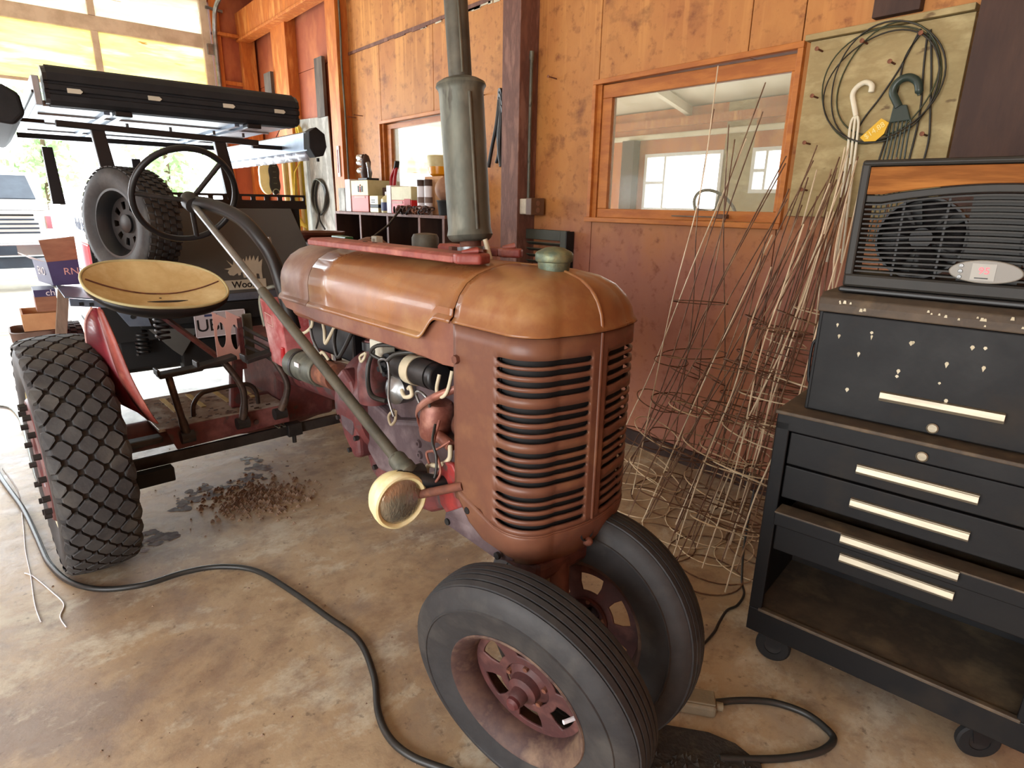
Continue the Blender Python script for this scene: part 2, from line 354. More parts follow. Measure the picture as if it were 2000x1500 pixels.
def blend_material():
    """old plywood: orange above, blending by height to pink below, pale runs"""
    m = bpy.data.materials.new('ply_blend'); m.use_nodes = True; MATS['ply_blend'] = m
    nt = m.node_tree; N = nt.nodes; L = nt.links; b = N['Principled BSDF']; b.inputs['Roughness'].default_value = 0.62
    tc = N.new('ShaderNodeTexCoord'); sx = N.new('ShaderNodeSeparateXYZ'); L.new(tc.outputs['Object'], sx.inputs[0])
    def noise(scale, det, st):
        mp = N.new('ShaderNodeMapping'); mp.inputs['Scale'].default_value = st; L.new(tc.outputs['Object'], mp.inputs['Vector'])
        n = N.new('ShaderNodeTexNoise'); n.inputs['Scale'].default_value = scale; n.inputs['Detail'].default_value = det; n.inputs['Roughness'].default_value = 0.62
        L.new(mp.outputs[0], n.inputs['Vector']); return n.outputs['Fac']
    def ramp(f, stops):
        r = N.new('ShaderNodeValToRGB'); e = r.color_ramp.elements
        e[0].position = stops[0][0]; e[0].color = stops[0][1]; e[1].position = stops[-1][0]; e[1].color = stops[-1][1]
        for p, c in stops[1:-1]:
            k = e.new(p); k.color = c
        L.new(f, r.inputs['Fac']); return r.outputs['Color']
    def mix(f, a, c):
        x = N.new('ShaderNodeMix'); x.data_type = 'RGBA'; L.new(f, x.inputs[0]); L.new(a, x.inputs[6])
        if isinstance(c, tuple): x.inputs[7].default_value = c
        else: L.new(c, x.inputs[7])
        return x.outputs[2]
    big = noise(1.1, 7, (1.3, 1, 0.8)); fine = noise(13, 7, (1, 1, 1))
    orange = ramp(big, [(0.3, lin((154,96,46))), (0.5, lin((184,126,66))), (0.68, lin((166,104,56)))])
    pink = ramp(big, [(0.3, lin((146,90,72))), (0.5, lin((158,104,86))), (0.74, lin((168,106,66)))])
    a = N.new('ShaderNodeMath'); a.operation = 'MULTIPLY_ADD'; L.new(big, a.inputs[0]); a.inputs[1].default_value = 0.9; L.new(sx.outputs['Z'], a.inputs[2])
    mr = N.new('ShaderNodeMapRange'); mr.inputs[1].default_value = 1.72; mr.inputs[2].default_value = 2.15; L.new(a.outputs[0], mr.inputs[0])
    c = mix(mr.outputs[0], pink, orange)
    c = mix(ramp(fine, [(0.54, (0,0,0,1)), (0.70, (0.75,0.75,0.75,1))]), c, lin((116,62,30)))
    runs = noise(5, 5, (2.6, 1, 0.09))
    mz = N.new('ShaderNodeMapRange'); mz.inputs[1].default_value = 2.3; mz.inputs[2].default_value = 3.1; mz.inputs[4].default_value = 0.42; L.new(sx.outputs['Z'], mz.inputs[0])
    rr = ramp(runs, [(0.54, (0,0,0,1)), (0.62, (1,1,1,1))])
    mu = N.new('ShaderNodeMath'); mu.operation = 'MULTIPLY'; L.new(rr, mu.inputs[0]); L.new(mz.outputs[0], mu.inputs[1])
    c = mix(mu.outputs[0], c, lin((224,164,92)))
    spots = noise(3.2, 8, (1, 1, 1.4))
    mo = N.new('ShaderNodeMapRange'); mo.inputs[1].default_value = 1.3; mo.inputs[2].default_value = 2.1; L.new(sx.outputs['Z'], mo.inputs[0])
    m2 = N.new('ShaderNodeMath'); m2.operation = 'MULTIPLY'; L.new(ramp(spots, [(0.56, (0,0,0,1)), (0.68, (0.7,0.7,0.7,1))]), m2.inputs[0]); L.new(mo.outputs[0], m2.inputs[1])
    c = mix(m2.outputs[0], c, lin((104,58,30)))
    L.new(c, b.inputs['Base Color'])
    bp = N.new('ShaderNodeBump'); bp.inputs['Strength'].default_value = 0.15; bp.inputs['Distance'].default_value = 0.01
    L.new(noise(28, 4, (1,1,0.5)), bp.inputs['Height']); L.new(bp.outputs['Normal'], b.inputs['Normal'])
blend_material()

def struct(name, loc=(0,0,0)):
    o = thing(name, None, None, loc); o['kind'] = 'structure'; return o
def sbox(name, lo, hi, mat, bevel=0.0, kind='structure'):
    o = G().box(lo, hi).build(name, mat, None, bevel=bevel); o['kind'] = kind; return o

# concrete floor with damp and sooty patches
def floor_material():
    m = bpy.data.materials.new('floor_concrete'); m.use_nodes = True; MATS['floor_concrete'] = m
    nt = m.node_tree; N = nt.nodes; L = nt.links; b = N['Principled BSDF']
    tc = N.new('ShaderNodeTexCoord')
    def noise(scale, det, st=(1,1,1), rg=0.6, dist=0.0):
        mp = N.new('ShaderNodeMapping'); mp.inputs['Scale'].default_value = st; L.new(tc.outputs['Object'], mp.inputs['Vector'])
        n = N.new('ShaderNodeTexNoise'); n.inputs['Scale'].default_value = scale; n.inputs['Detail'].default_value = det; n.inputs['Roughness'].default_value = rg; n.inputs['Distortion'].default_value = dist
        L.new(mp.outputs[0], n.inputs['Vector']); return n.outputs['Fac']
    def ramp(f, stops):
        r = N.new('ShaderNodeValToRGB'); e = r.color_ramp.elements
        e[0].position = stops[0][0]; e[0].color = stops[0][1]; e[1].position = stops[-1][0]; e[1].color = stops[-1][1]
        for p, c in stops[1:-1]:
            k = e.new(p); k.color = c
        L.new(f, r.inputs['Fac']); return r.outputs['Color']
    def mix(f, a, c, t='MIX'):
        x = N.new('ShaderNodeMix'); x.data_type = 'RGBA'; x.blend_type = t
        L.new(f, x.inputs[0]); L.new(a, x.inputs[6])
        if isinstance(c, tuple): x.inputs[7].default_value = c
        else: L.new(c, x.inputs[7])
        return x.outputs[2]
    n1 = noise(0.8, 10, (1,1,1), 0.66, 0.3); n2 = noise(3.0, 10, (1.4,1,1), 0.72, 0.15); n3 = noise(30, 5); n4 = noise(1.5, 10, (1,1,1), 0.68, 0.3); n5 = noise(10, 7, (1,1,1), 0.7, 0.3)
    c = ramp(n1, [(0.34, lin((136,120,106))), (0.45, lin((164,142,114))), (0.53, lin((174,154,126))), (0.60, lin((160,146,128))), (0.70, lin((186,180,164)))])
    c = mix(ramp(n4, [(0.50, (0,0,0,1)), (0.62, (0.75,0.75,0.75,1))]), c, lin((124,110,103)))
    c = mix(ramp(n2, [(0.51, (0,0,0,1)), (0.64, (0.85,0.85,0.85,1))]), c, lin((196,190,172)))
    c = mix(ramp(n2, [(0.32, (0.7,0.7,0.7,1)), (0.46, (0,0,0,1))]), c, lin((128,104,86)))
    c = mix(ramp(n5, [(0.52, (0,0,0,1)), (0.68, (0.5,0.5,0.5,1))]), c, lin((116,98,84)))
    c = mix(ramp(n3, [(0.62, (0,0,0,1)), (0.72, (0.6,0.6,0.6,1))]), c, lin((92,78,66)))
    L.new(c, b.inputs['Base Color'])
    mr = N.new('ShaderNodeMapRange'); mr.inputs[1].default_value = 0.3; mr.inputs[2].default_value = 0.7; mr.inputs[3].default_value = 0.34; mr.inputs[4].default_value = 0.66
    L.new(n2, mr.inputs[0]); L.new(mr.outputs[0], b.inputs['Roughness'])
    bp = N.new('ShaderNodeBump'); bp.inputs['Strength'].default_value = 0.35; bp.inputs['Distance'].default_value = 0.01
    L.new(n2, bp.inputs['Height']); L.new(bp.outputs['Normal'], b.inputs['Normal'])
floor_material()
sbox('floor', (XE-0.15, YL-0.15, -0.12), (XF, W+0.14, 0.0), MATS['floor_concrete'])
sbox('ground', (-60, -45, -0.25), (25, 45, -0.02), 'gravel_out')

# ---- right wall (plywood on posts), the wall with the two windows
wr = struct('wall_right', (0, W, 0))
wr['_w'] = (0, W, 0)
for lo_, hi_ in (((XE-.14,0),(XF,1.56)), ((XE-.14,2.455),(XF,ZC)), ((XE-.14,1.56),(-6.14,2.455)), ((-4.74,1.56),(-3.09,2.455)), ((-1.70,1.56),(XF,2.455))):
    G().box((lo_[0], W+0.12, lo_[1]), (hi_[0], W+0.2, hi_[1])).build('backing', 'ceiling_white', wr)
def panel(x0, x1, z0, z1, mat='ply_blend', t=0.02):
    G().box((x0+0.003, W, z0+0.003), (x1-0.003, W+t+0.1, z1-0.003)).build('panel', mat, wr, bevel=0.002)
w1x0, w1x1, w1z0, w1z1 = -3.085, -1.705, 1.575, 2.44
w2x0, w2x1, w2z0, w2z1 = -6.13, -4.75, 1.575, 2.44
zj = 3.2
# bay by the end wall
panel(XE, -8.42, 0, zj, 'ply_red'); panel(-8.42, -7.05, 0, zj, 'ply_red'); panel(XE, -8.42, zj, ZC, 'ply_red'); panel(-8.42, -6.9, zj, ZC, 'ply_red')
# bay of the small window
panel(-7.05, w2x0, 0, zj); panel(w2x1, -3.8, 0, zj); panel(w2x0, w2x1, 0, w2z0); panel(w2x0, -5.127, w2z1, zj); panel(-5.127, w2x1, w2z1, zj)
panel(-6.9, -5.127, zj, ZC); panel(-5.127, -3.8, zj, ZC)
# bay of the large window
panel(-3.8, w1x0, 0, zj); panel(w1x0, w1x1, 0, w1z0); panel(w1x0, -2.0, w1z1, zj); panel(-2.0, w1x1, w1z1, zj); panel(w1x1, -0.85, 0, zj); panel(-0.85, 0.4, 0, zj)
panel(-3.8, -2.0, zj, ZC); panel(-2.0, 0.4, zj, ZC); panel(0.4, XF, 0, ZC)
# flaking joint strip between the sheets
g = G()
x = -6.8
while x < -3.95:
    l = random.uniform(0.1, 0.34); g.box((x, W-0.012, zj-0.012-random.uniform(0,0.012)), (min(x+l, -3.92), W, zj+0.014)); x += l
g.build('joint_strip', 'wood_post', wr)
for k in range(16):
    x = random.uniform(-5.5, -4.0); h = random.uniform(0.006, 0.022)
    G().box((x, W-0.006, zj-0.016-h), (x+random.uniform(0.03,0.13), W-0.001, zj-0.014)).build('paint_flake', 'white_fleck', wr)
G().box((-3.7, W-0.02, 0), (-0.95, W, 0.11)).build('baseboard_right', 'wood_post_dark', None)['kind'] = 'structure'

# posts and beam
def post(n, lo, hi, front, side='wood_post_dark'):
    o = sbox(n, lo, hi, front, bevel=0.004); return o
post('trim_1', (-3.905, W-0.18, 0), (-3.70, W, ZC), 'wood_post')
post('trim_2', (-7.05, W-0.14, 0), (-6.80, W, ZC), 'wood_orange')
post('trim_3', (-8.73, W-0.14, 0), (-8.24, W, 3.83), 'wood_orange')
post('trim_4', (-0.91, W-0.17, 0), (-0.50, W, ZC), 'wood_dark')
post('trim_5', (-1.365, W-0.05, 2.5), (-1.17, W, ZC), 'wood_dark')
sbox('beam', (XE, W-0.24, 3.78), (-7.1, W-0.18, 4.12), 'wood_orange', bevel=0.004)
sbox('beam', (XE, W-0.26, 3.76), (-7.1, W-0.1, 3.79), 'wood_orange', bevel=0.003)
# conduit on the left post, junction pipe and outlet box on the middle post
cd = G().tube([(-6.78, W-0.10, 4.2), (-6.77, W-0.10, 3.4), (-6.775, W-0.105, 3.1), (-6.765, W-0.10, 2.6), (-6.77, W-0.10, 1.9)], 0.011, 8).build('conduit_pipe', 'galv', None, smooth=40)
tag(cd, 'thin grey conduit pipe running down the orange post left of the shelf', 'pipe')
t = thing('outlet_box', 'brown two-socket outlet box with grey pipe on the dark post', 'outlet', (-3.62, W-0.09, 1.60))
G().box((-3.70, W-0.16, 1.585), (-3.62, W-0.03, 1.70)).build('box_side', 'jbox_white', t, bevel=0.008)
G().box((-3.62, W-0.165, 1.58), (-3.555, W-0.03, 1.705)).build('cover_plate', 'brown_plate', t, bevel=0.006)
for z in (1.617, 1.668): G().cyl((-3.553, W-0.10, z), (-3.5505, W-0.10, z), 0.019, 16).build('socket', 'pot_brown', t)
G().tube([(-3.665, W-0.1, 1.70), (-3.668, W-0.1, 2.2), (-3.665, W-0.1, 2.66)], 0.013, 10).build('pipe', 'galv', t, smooth=40)
G().cyl((-3.665, W-0.1, 2.66), (-3.665, W-0.1, 2.72), 0.017, 10).build('pipe_clip', 'galv', t, smooth=40)

# windows: casing, sash, pane
def window(n, x0, x1, z0, z1, px0, px1, pz0, pz1, tilt=(0,0,0)):
    w = struct(n, (0, W, 0)); w['_w'] = (0, W, 0)
    c = 0.03
    G().box((x0, W-0.03, z1-c), (x1, W+0.005, z1)).build('casing', 'wood_trim', w, bevel=0.003)
    G().box((x0-0.01, W-0.045, z0), (x1+0.005, W+0.005, z0+c)).build('casing', 'wood_trim', w, bevel=0.003)
    G().box((x0, W-0.03, z0+c), (x0+c, W+0.005, z1-c)).build('casing', 'wood_trim', w, bevel=0.003)
    G().box((x1-c, W-0.03, z0+c), (x1, W+0.005, z1-c)).build('casing', 'wood_trim', w, bevel=0.003)
    a0, a1, b0, b1 = x0+c+0.035, x1-c-0.002, z0+c, z1-c-0.004
    G().box((x0+c, W-0.005, z0+c), (a0, W+0.1, z1-c)).build('jamb', 'wood_trim', w)
    pc = ((px0+px1)/2, 0.057, (pz0+pz1)/2); hx, hz = (px1-px0)/2, (pz1-pz0)/2
    ox0, ox1, oz0, oz1 = a0-pc[0]+.004, a1-pc[0]-.004, b0-pc[2], b1-pc[2]
    for lo_, hi_, nm in (((ox0,hz),(ox1,oz1),'sash_rail'), ((ox0,oz0),(ox1,-hz),'sash_rail'), ((ox0,-hz),(-hx,hz),'sash_stile'), ((hx,-hz),(ox1,hz),'sash_stile')):
        G().box((lo_[0],-.028,lo_[1]), (hi_[0],.02,hi_[1])).build(nm, 'wood_trim', w, bevel=0.004, loc=pc, rot=tilt)
    G().box((-hx-.008,-0.002,-hz-.008), (hx+.008,0.002,hz+.008)).build('pane', 'window_glass', w, loc=pc, rot=tilt)
    return w
w1 = window('window_1', -3.113, -1.677, 1.548, 2.467, -2.965, -1.767, 1.638, 2.35, (0, 0, math.radians(2.2)))
G().box((-2.39, W-0.02, 1.60), (-2.03, W+0.0, 1.606)).build('crank_arm', 'galv', w1)
G().box((-2.06, W-0.05, 1.595), (-2.0, W+0.0, 1.62)).build('crank', 'brown_plate', w1, bevel=0.004)
window('window_2', -6.155, -4.72, 1.548, 2.467, -5.995, -4.80, 1.638, 2.385)

# ---- end wall with the raised sectional door
we = struct('wall_back', (XE, 0, 0)); we['_w'] = (XE, 0, 0)
G().box((XE-0.14, 2.74, 0), (XE, W+0.02, ZC)).build('panel', 'ply_red', we)
G().box((XE-0.14, YL, 0), (XE, -3.1, ZC)).build('panel', 'ply_red', we)
G().box((XE-0.14, -3.1, 4.2), (XE, 2.74, ZC)).build('panel', 'ply_red', we)
G().box((XE, 2.74, 0), (XE+0.05, 2.85, ZC)).build('jamb', 'wood_orange', we, bevel=0.003)
G().box((XE, 3.09, 0), (XE+0.1, 3.28, 3.8)).build('stud', 'wood_orange', we, bevel=0.003)
G().box((XE, 2.74, 3.80), (XE+0.1, W-0.02, 3.84)).build('ledger', 'wood_orange', we, bevel=0.003)
G().box((XE, 2.85, 3.2), (XE+0.04, 3.09, 3.25)).build('ledger', 'wood_orange', we, bevel=0.003)

def translucent(name, c1, c2, c3):
    m = pm(name, c1, c2, c3, sc=2.0, rough=0.5, stretch=(1,0.35,2.6), lo=0.3, hi=0.7, sp=(150,104,30), spsc=8, spt=0.69)
    N = m.node_tree.nodes; L = m.node_tree.links; b = N['Principled BSDF']
    tr = N.new('ShaderNodeBsdfTranslucent'); mx = N.new('ShaderNodeMixShader'); mx.inputs[0].default_value = 0.55
    L.new(b.inputs['Base Color'].links[0].from_socket, tr.inputs['Color'])
    L.new(b.outputs[0], mx.inputs[1]); L.new(tr.outputs[0], mx.inputs[2]); L.new(mx.outputs[0], N['Material Output'].inputs['Surface'])
translucent('door_sheet', (240,230,168), (230,212,128), (248,244,220))
translucent('door_sheet_white', (236,228,204), (222,212,180), (244,240,228))
dr = struct('door_1', (XE, 0, 0)); dr['_w'] = (XE, 0, 0)
DX = XE-0.02
def section(z0, z1, n, mat):
    rows = []
    for i in range(n*6+1):
        f = i/(n*6); z = z0 + (z1-z0)*f
        off = 0.018*max(-0.4, math.sin(2*PI*f*n))
        rows.append([(DX+off, y, z) for y in (-3.05, -1.3, 0.6, 2.66)])
    fix_normals(G().grid(rows).build('door_panel', mat, dr, smooth=60))
section(3.0, 3.62, 3, 'door_sheet'); section(3.79, 4.4, 3, 'door_sheet_white')
G().box((DX-0.03, -3.05, 2.965), (DX+0.03, 2.68, 3.0)).build('bottom_rail', 'door_frame', dr, bevel=0.004)
G().box((DX-0.03, -3.05, 3.62), (DX+0.04, 2.70, 3.79)).build('section_rail', 'door_frame', dr, bevel=0.006)
for y in (-1.9, -0.25, 1.34):
    G().box((DX-0.02, y, 3.0), (DX+0.05, y+0.075, 3.62)).build('stile', 'door_frame', dr, bevel=0.004)
    G().box((DX-0.02, y, 3.79), (DX+0.05, y+0.075, 4.4)).build('stile', 'door_frame', dr, bevel=0.004)
G().box((DX-0.03, 2.62, 3.0), (DX+0.05, 2.72, 4.35)).build('end_stile', 'door_frame', dr, bevel=0.004)
tr_pts = spline([(XE+0.09, 2.76, 0.0), (XE+0.09, 2.76, 2.0), (XE+0.09, 2.76, 3.5), (XE+0.12, 2.765, 3.9), (XE+0.3, 2.77, 4.12), (XE+0.9, 2.77, 4.2), (XE+2.2, 2.77, 4.22)], 6)
G().tube(tr_pts, 0.03, 8).build('track', 'steel', dr, smooth=40)
G().box((XE+0.02, 2.66, 3.55), (XE+0.07, 2.79, 3.68)).build('hinge', 'steel', dr, bevel=0.004)
G().tube([(XE+0.05, 2.69, 4.12), (XE+0.06, 2.9, 4.10)], 0.02, 8).build('roller_pin', 'steel', dr)

# ---- unseen wall behind the camera, with inferred doorway and windows added for light
wl_ = struct('wall_left', (0, YL, 0)); wl_['_w'] = (0, YL, 0)
def lpanel(x0, x1, z0, z1, mat='ply_orange'): G().box((x0, YL-0.12, z0), (x1, YL, z1)).build('panel', mat, wl_)
lpanel(XE, -8.1, 0, ZC); lpanel(-8.1, -6.35, 0, 1.55); lpanel(-8.1, -6.35, 2.7, ZC); lpanel(-6.35, -5.8, 0, ZC)
lpanel(-5.8, -4.9, 0, 1.7); lpanel(-5.8, -4.9, 2.66, ZC); lpanel(-4.9, -2.5, 0, ZC); lpanel(-2.5, 2.1, 2.95, ZC); lpanel(2.1, XF, 0, ZC)
G().box((XE, YL, 3.0), (XF, YL+0.05, 3.12)).build('band', 'ceiling_white', wl_)
G().box((XE, YL, 3.16), (XF, YL+0.1, 3.4)).build('girt', 'wood_orange', wl_)
def lwin(n, x0, x1, z0, z1):
    w = struct(n, (0, YL, 0)); w['_w'] = (0, YL, 0)
    for a, b in (((x0, z0), (x1, z0+0.06)), ((x0, z1-0.06), (x1, z1)), ((x0, z0+0.06), (x0+0.06, z1-0.06)), ((x1-0.06, z0+0.06), (x1, z1-0.06))):
        G().box((a[0], YL-0.1, a[1]), (b[0], YL+0.01, b[1])).build('window_frame', 'white_gloss', w)
    zm = (z0+z1)/2; xm = x0+(x1-x0)*0.3
    G().box((x0+0.06, YL-0.07, zm-0.02), (xm, YL-0.03, zm+0.02)).build('muntin', 'white_gloss', w)
    G().box((xm, YL-0.07, z0+0.06), (xm+0.05, YL-0.03, z1-0.06)).build('muntin', 'white_gloss', w)
lwin('added_window_3', -8.1, -6.35, 1.55, 2.7); lwin('added_window_4', -5.8, -4.9, 1.7, 2.66)
sbox('wall_front', (XF, YL-0.12, 0), (XF+0.14, W+0.2, ZC), 'ply_orange')
sbox('ceiling', (XE-0.14, YL-0.12, ZC), (XF+0.14, W+0.2, ZC+0.1), 'ceiling_white')
for x in (-8.4, -6.4, -4.4, -2.4, -0.4, 1.6):
    sbox('beam', (x, YL+0.12, 4.1), (x+0.09, W-0.28, ZC), 'wood_orange')

# ---- the next bay, seen through the two inner windows
YN = 8.3
nb = struct('wall_next_bay', (0, YN, 0))
def npanel(x0, x1, z0, z1, mat='ply_orange'): G().box((x0, YN, z0), (x1, YN+.12, z1)).build('panel', mat, nb)
npanel(XE, -6.61, 0, 3.1); npanel(-6.61, -5.2, 0, 1.6); npanel(-6.61, -5.2, 2.47, 3.1); npanel(-5.2, -4.75, 0, 3.1, 'ply_raw'); npanel(-4.75, -4.0, 0, 1.87, 'ply_raw'); npanel(-4.75, -4.0, 2.47, 3.1); npanel(-4.0, XF, 0, 3.1)
G().box((XE, YN-.06, 2.68), (XF, YN, 2.76)).build('pipe_band', 'ceiling_white', nb, bevel=.02)
G().box((XE, YN-.10, 2.84), (XF, YN, 2.96)).build('girt', 'wood_orange', nb)
G().box((-6.98, YN-.16, 0), (-6.74, YN, 2.68)).build('stud', 'wood_dark', nb)
def nwin(n, x0, x1, z0, z1):
    w = struct(n, (0, YN, 0))
    for a, b in (((x0, z0), (x1, z0+.05)), ((x0, z1-.05), (x1, z1)), ((x0, z0+.05), (x0+.05, z1-.05)), ((x1-.05, z0+.05), (x1, z1-.05)), ((x0+.05, (z0+z1)/2-.02), (x0+(x1-x0)*.27, (z0+z1)/2+.02)), ((x0+(x1-x0)*.27, z0+.05), (x0+(x1-x0)*.27+.035, z1-.05))):
        G().box((a[0], YN-.02, a[1]), (b[0], YN+.08, b[1])).build('window_frame', 'white_gloss', w)
nwin('window_5', -6.61, -5.2, 1.6, 2.47); nwin('window_6', -4.75, -4.0, 1.87, 2.47)
sbox('floor_next_bay', (XE-.15, W+.2, -.12), (XF, YN+.12, 0), MATS['floor_concrete'])
cn = struct('ceiling_next_bay', (0, 0, 0))
G().prism([(XE-.14, W+.2, 4.3), (XE-.14, YN+.12, 3.1), (XE-.14, YN+.12, 3.16), (XE-.14, W+.2, 4.36)], (XF-XE+.28, 0, 0)).build('deck', 'ceiling_white', cn)
for x in (-8.2, -5.9, -3.6, -1.3): G().prism([(x, W+.2, 4.15), (x, YN, 2.98), (x, YN, 3.1), (x, W+.2, 4.3)], (.09, 0, 0)).build('rafter', 'ceiling_white', cn)
G().box((XE, 5.6, 3.45), (XF, 5.72, 3.62)).build('purlin', 'wood_orange', cn)
sbox('wall_next_front', (XF, W+.2, 0), (XF+.14, YN+.12, 4.3), 'ply_orange')
ne = struct('wall_next_end', (XE, 6, 0))
G().box((XE-.14, W+.2, 0), (XE, 4.1, 4.36)).build('panel', 'ply_red', ne); G().box((XE-.14, 7.9, 0), (XE, YN+.1, 3.6)).build('panel', 'ply_red', ne); G().box((XE-.14, 4.1, 3.15), (XE, 7.9, 4.2)).build('panel', 'ply_red', ne)
d2 = struct('door_2', (XE, 6, 0))
rows = []
for i in range(49):
    f = i/48; rows.append([(XE-.05+.022*math.sin(2*PI*f*8), y, 2.16+1.02*f) for y in (4.1, 5.4, 6.6, 7.9)])
fix_normals(G().grid(rows).build('door_panel', 'door_sheet_white', d2, smooth=60))
pt2 = thing('parked_tractor', 'second tractor with thin steering wheel seen through the large window', 'tractor', (-3.2, 5.2, 0))
G().tube(ring((-3.16, 5.0, 1.64), .215, 40, (.75,-.25,.6)), .014, 10, closed=True).build('steering_wheel', 'black_satin', pt2, smooth=60)
for a in (0, 2.1, 4.2):
    q = ring((-3.16, 5.0, 1.64), .21, 60, (.75,-.25,.6))[int(a/(2*PI)*60)]
    G().tube([(-3.17, 5.0, 1.62), q], .009, 8).build('spoke', 'black_satin', pt2, smooth=60)
G().tube([(-3.16, 5.0, 1.63), (-3.9, 5.1, 1.1)], .025, 10).build('column', 'black_satin', pt2, smooth=60)
G().box((-5.0, 4.85, .75), (-3.8, 5.35, 1.25)).build('hood', 'cast_red', pt2, bevel=.08, seg=3)
G().box((-3.9, 4.9, .55), (-2.6, 5.3, .85)).build('frame', 'cast_red', pt2, bevel=.03)
for (x, y, r, w_) in ((-2.9,4.55,.55,.25),(-2.9,5.65,.55,.25),(-4.8,4.8,.34,.14),(-4.8,5.4,.34,.14)): G().lathe([(r*.5,-w_/2),(r*.9,-w_/2),(r,-w_*.35),(r,w_*.35),(r*.9,w_/2),(r*.5,w_/2)], (x,y,r), (0,1,0), 36, closed=True).build('tire', 'rubber', pt2, smooth=40)
for (x, y, r) in ((-2.9,4.55,.55),(-2.9,5.65,.55),(-4.8,4.8,.34),(-4.8,5.4,.34)): G().lathe([(0,-.02),(r*.52,-.04),(r*.52,.04),(0,.02)], (x,y,r), (0,1,0), 28).build('rim', 'rim_rust', pt2, smooth=40)
for y in (4.55, 5.65): G().bar((-2.9,y,.55), (-2.9,5.1,.62), .12, .12).build('axle', 'cast_red', pt2)
G().bar((-4.8,4.8,.34), (-4.8,5.4,.34), .08, .08).build('front_axle', 'cast_red', pt2); G().bar((-4.8,5.1,.34), (-4.75,5.1,.8), .09, .09).build('pedestal', 'cast_red', pt2)
fix_normals(G().lathe([(0,0),(.15,.0),(.2,.05),(.18,.06),(.1,.03),(0,.02)], (-2.55,5.1,1.02), (0,0,1), 26).build('seat', 'black_satin', pt2, smooth=60)); G().bar((-2.55,5.1,1.03), (-2.75,5.1,.8), .06, .03).build('seat_post', 'cast_red', pt2)
# ---------------------------------------------------------------- the tractor
TO = Vector((-1.06, 1.2, 0.0)); TA = math.radians(3.0)
T = thing('tractor', 'old red tricycle farm tractor with faded copper hood and slotted grille', 'tractor', TO, TA, local=True)
HW = 0.235
PROF = [(0,1.30),(0,1.345),(.006,1.375),(.022,1.408),(.048,1.437),(.088,1.460),(.14,1.474),(.19,1.481),(.2345,1.483)]

def contour(inset, xb, n_s=8, n_c=10, n_f=12, rc0=0.10, xf0=0.0, bul=0.022):
    a = max(HW - inset, 0.0006); rc = min(max(rc0 - inset*0.3, 0.03), a); xf = xf0 - inset*0.95
    b = bul*(a/HW)
    cx = xf - b - rc; pts = []
    for i in range(n_s): pts.append((xb + (cx-xb)*i/n_s, -a))
    for i in range(n_c):
        t = PI/2*i/n_c; pts.append((cx + rc*math.sin(t), -a + rc - rc*math.cos(t)))
    y0 = -a + rc
    for i in range(n_f+1):
        y = y0*(1 - i/n_f); f = (y/y0) if abs(y0) > 1e-6 else 0
        pts.append((xf - b*f*f, y))
    return pts + [(x, -y) for (x, y) in reversed(pts[:-1])]

# hood top sheet, both sides, with the S-shaped lip
def ziplip(x):
    if x < -0.50: return 1.265
    if x > -0.405: return 1.336
    f = (x+0.50)/0.095; return 1.265 + 0.071*(3*f*f - 2*f*f*f)
def hood_rows(xs, hwf=lambda x: 0.0, zf=lambda x: 0.0):
    rows = []
    for x in xs:
        zl = ziplip(x); dy = hwf(x); dz = zf(x)
        half = [(HW+0.016-dy, zl-0.004), (HW+0.012-dy, zl+0.006), (HW+0.001-dy, zl+0.014), (HW-dy, zl+0.03)]
        for (i, z) in PROF: half.append((HW - i - dy*(1-i/HW), max(z, zl+0.034) + dz*(z-1.3)/0.18))
        rows.append([(x, -y, z) for (y, z) in half] + [(x, y, z) for (y, z) in reversed(half)])
    return rows
xs = [-1.25, -1.1, -0.95, -0.8, -0.65, -0.55, -0.51] + [-0.50+0.0106*i for i in range(10)] + [-0.39, -0.36, -0.338]
fix_normals(G().grid(hood_rows(xs)).build('hood', 'hood_paint', T, smooth=50, solid=0.004))
xr = [-1.63+0.008*i*i for i in range(5)] + [-1.42, -1.34, -1.256]
def cl(x): return max(0.0, (-1.50 - x)/0.13)
fix_normals(G().grid(hood_rows(xr, lambda x: 0.10*cl(x)**2, lambda x: -0.11*cl(x)**2)).build('rear_cowl', 'hood_dull', T, smooth=50, solid=0.004))
# nose cap
rows = []
for (i, z) in [(-0.010,1.333),(-0.008,1.339),(0,1.348)] + [(i, z) for (i, z) in PROF if z > 1.35]:
    rows.append([(x, y, z) for (x, y) in contour(i, -0.333)])
fix_normals(G().grid(rows).build('nose_cap', 'hood_paint', T, smooth=50, solid=0.004))
ridge = [(-0.2, 0, 1.484), (-0.17, 0, 1.481)] + [(0.0 - i*0.95 + 0.001, 0, z) for (i, z) in reversed(PROF[1:-2])] + [(0.004, 0, 1.334)]
G().tube(spline(ridge, 4), 0.006, 8).build('nose_ridge', 'hood_paint', T, smooth=60)
# valance below the hood
for s in (-1, 1):
    y = s*0.222
    poly = [(-1.56, y, 1.262), (-1.50, y, 1.222), (-1.2, y, 1.205), (-0.5, y, 1.203), (-0.40, y, 1.196), (-0.345, y, 1.20), (-0.340, y, 1.334), (-0.42, y, 1.334), (-0.52, y, 1.27)]
    G().prism(poly, (0, s*0.006, 0)).build('valance', 'hood_red', T, bevel=0.002)
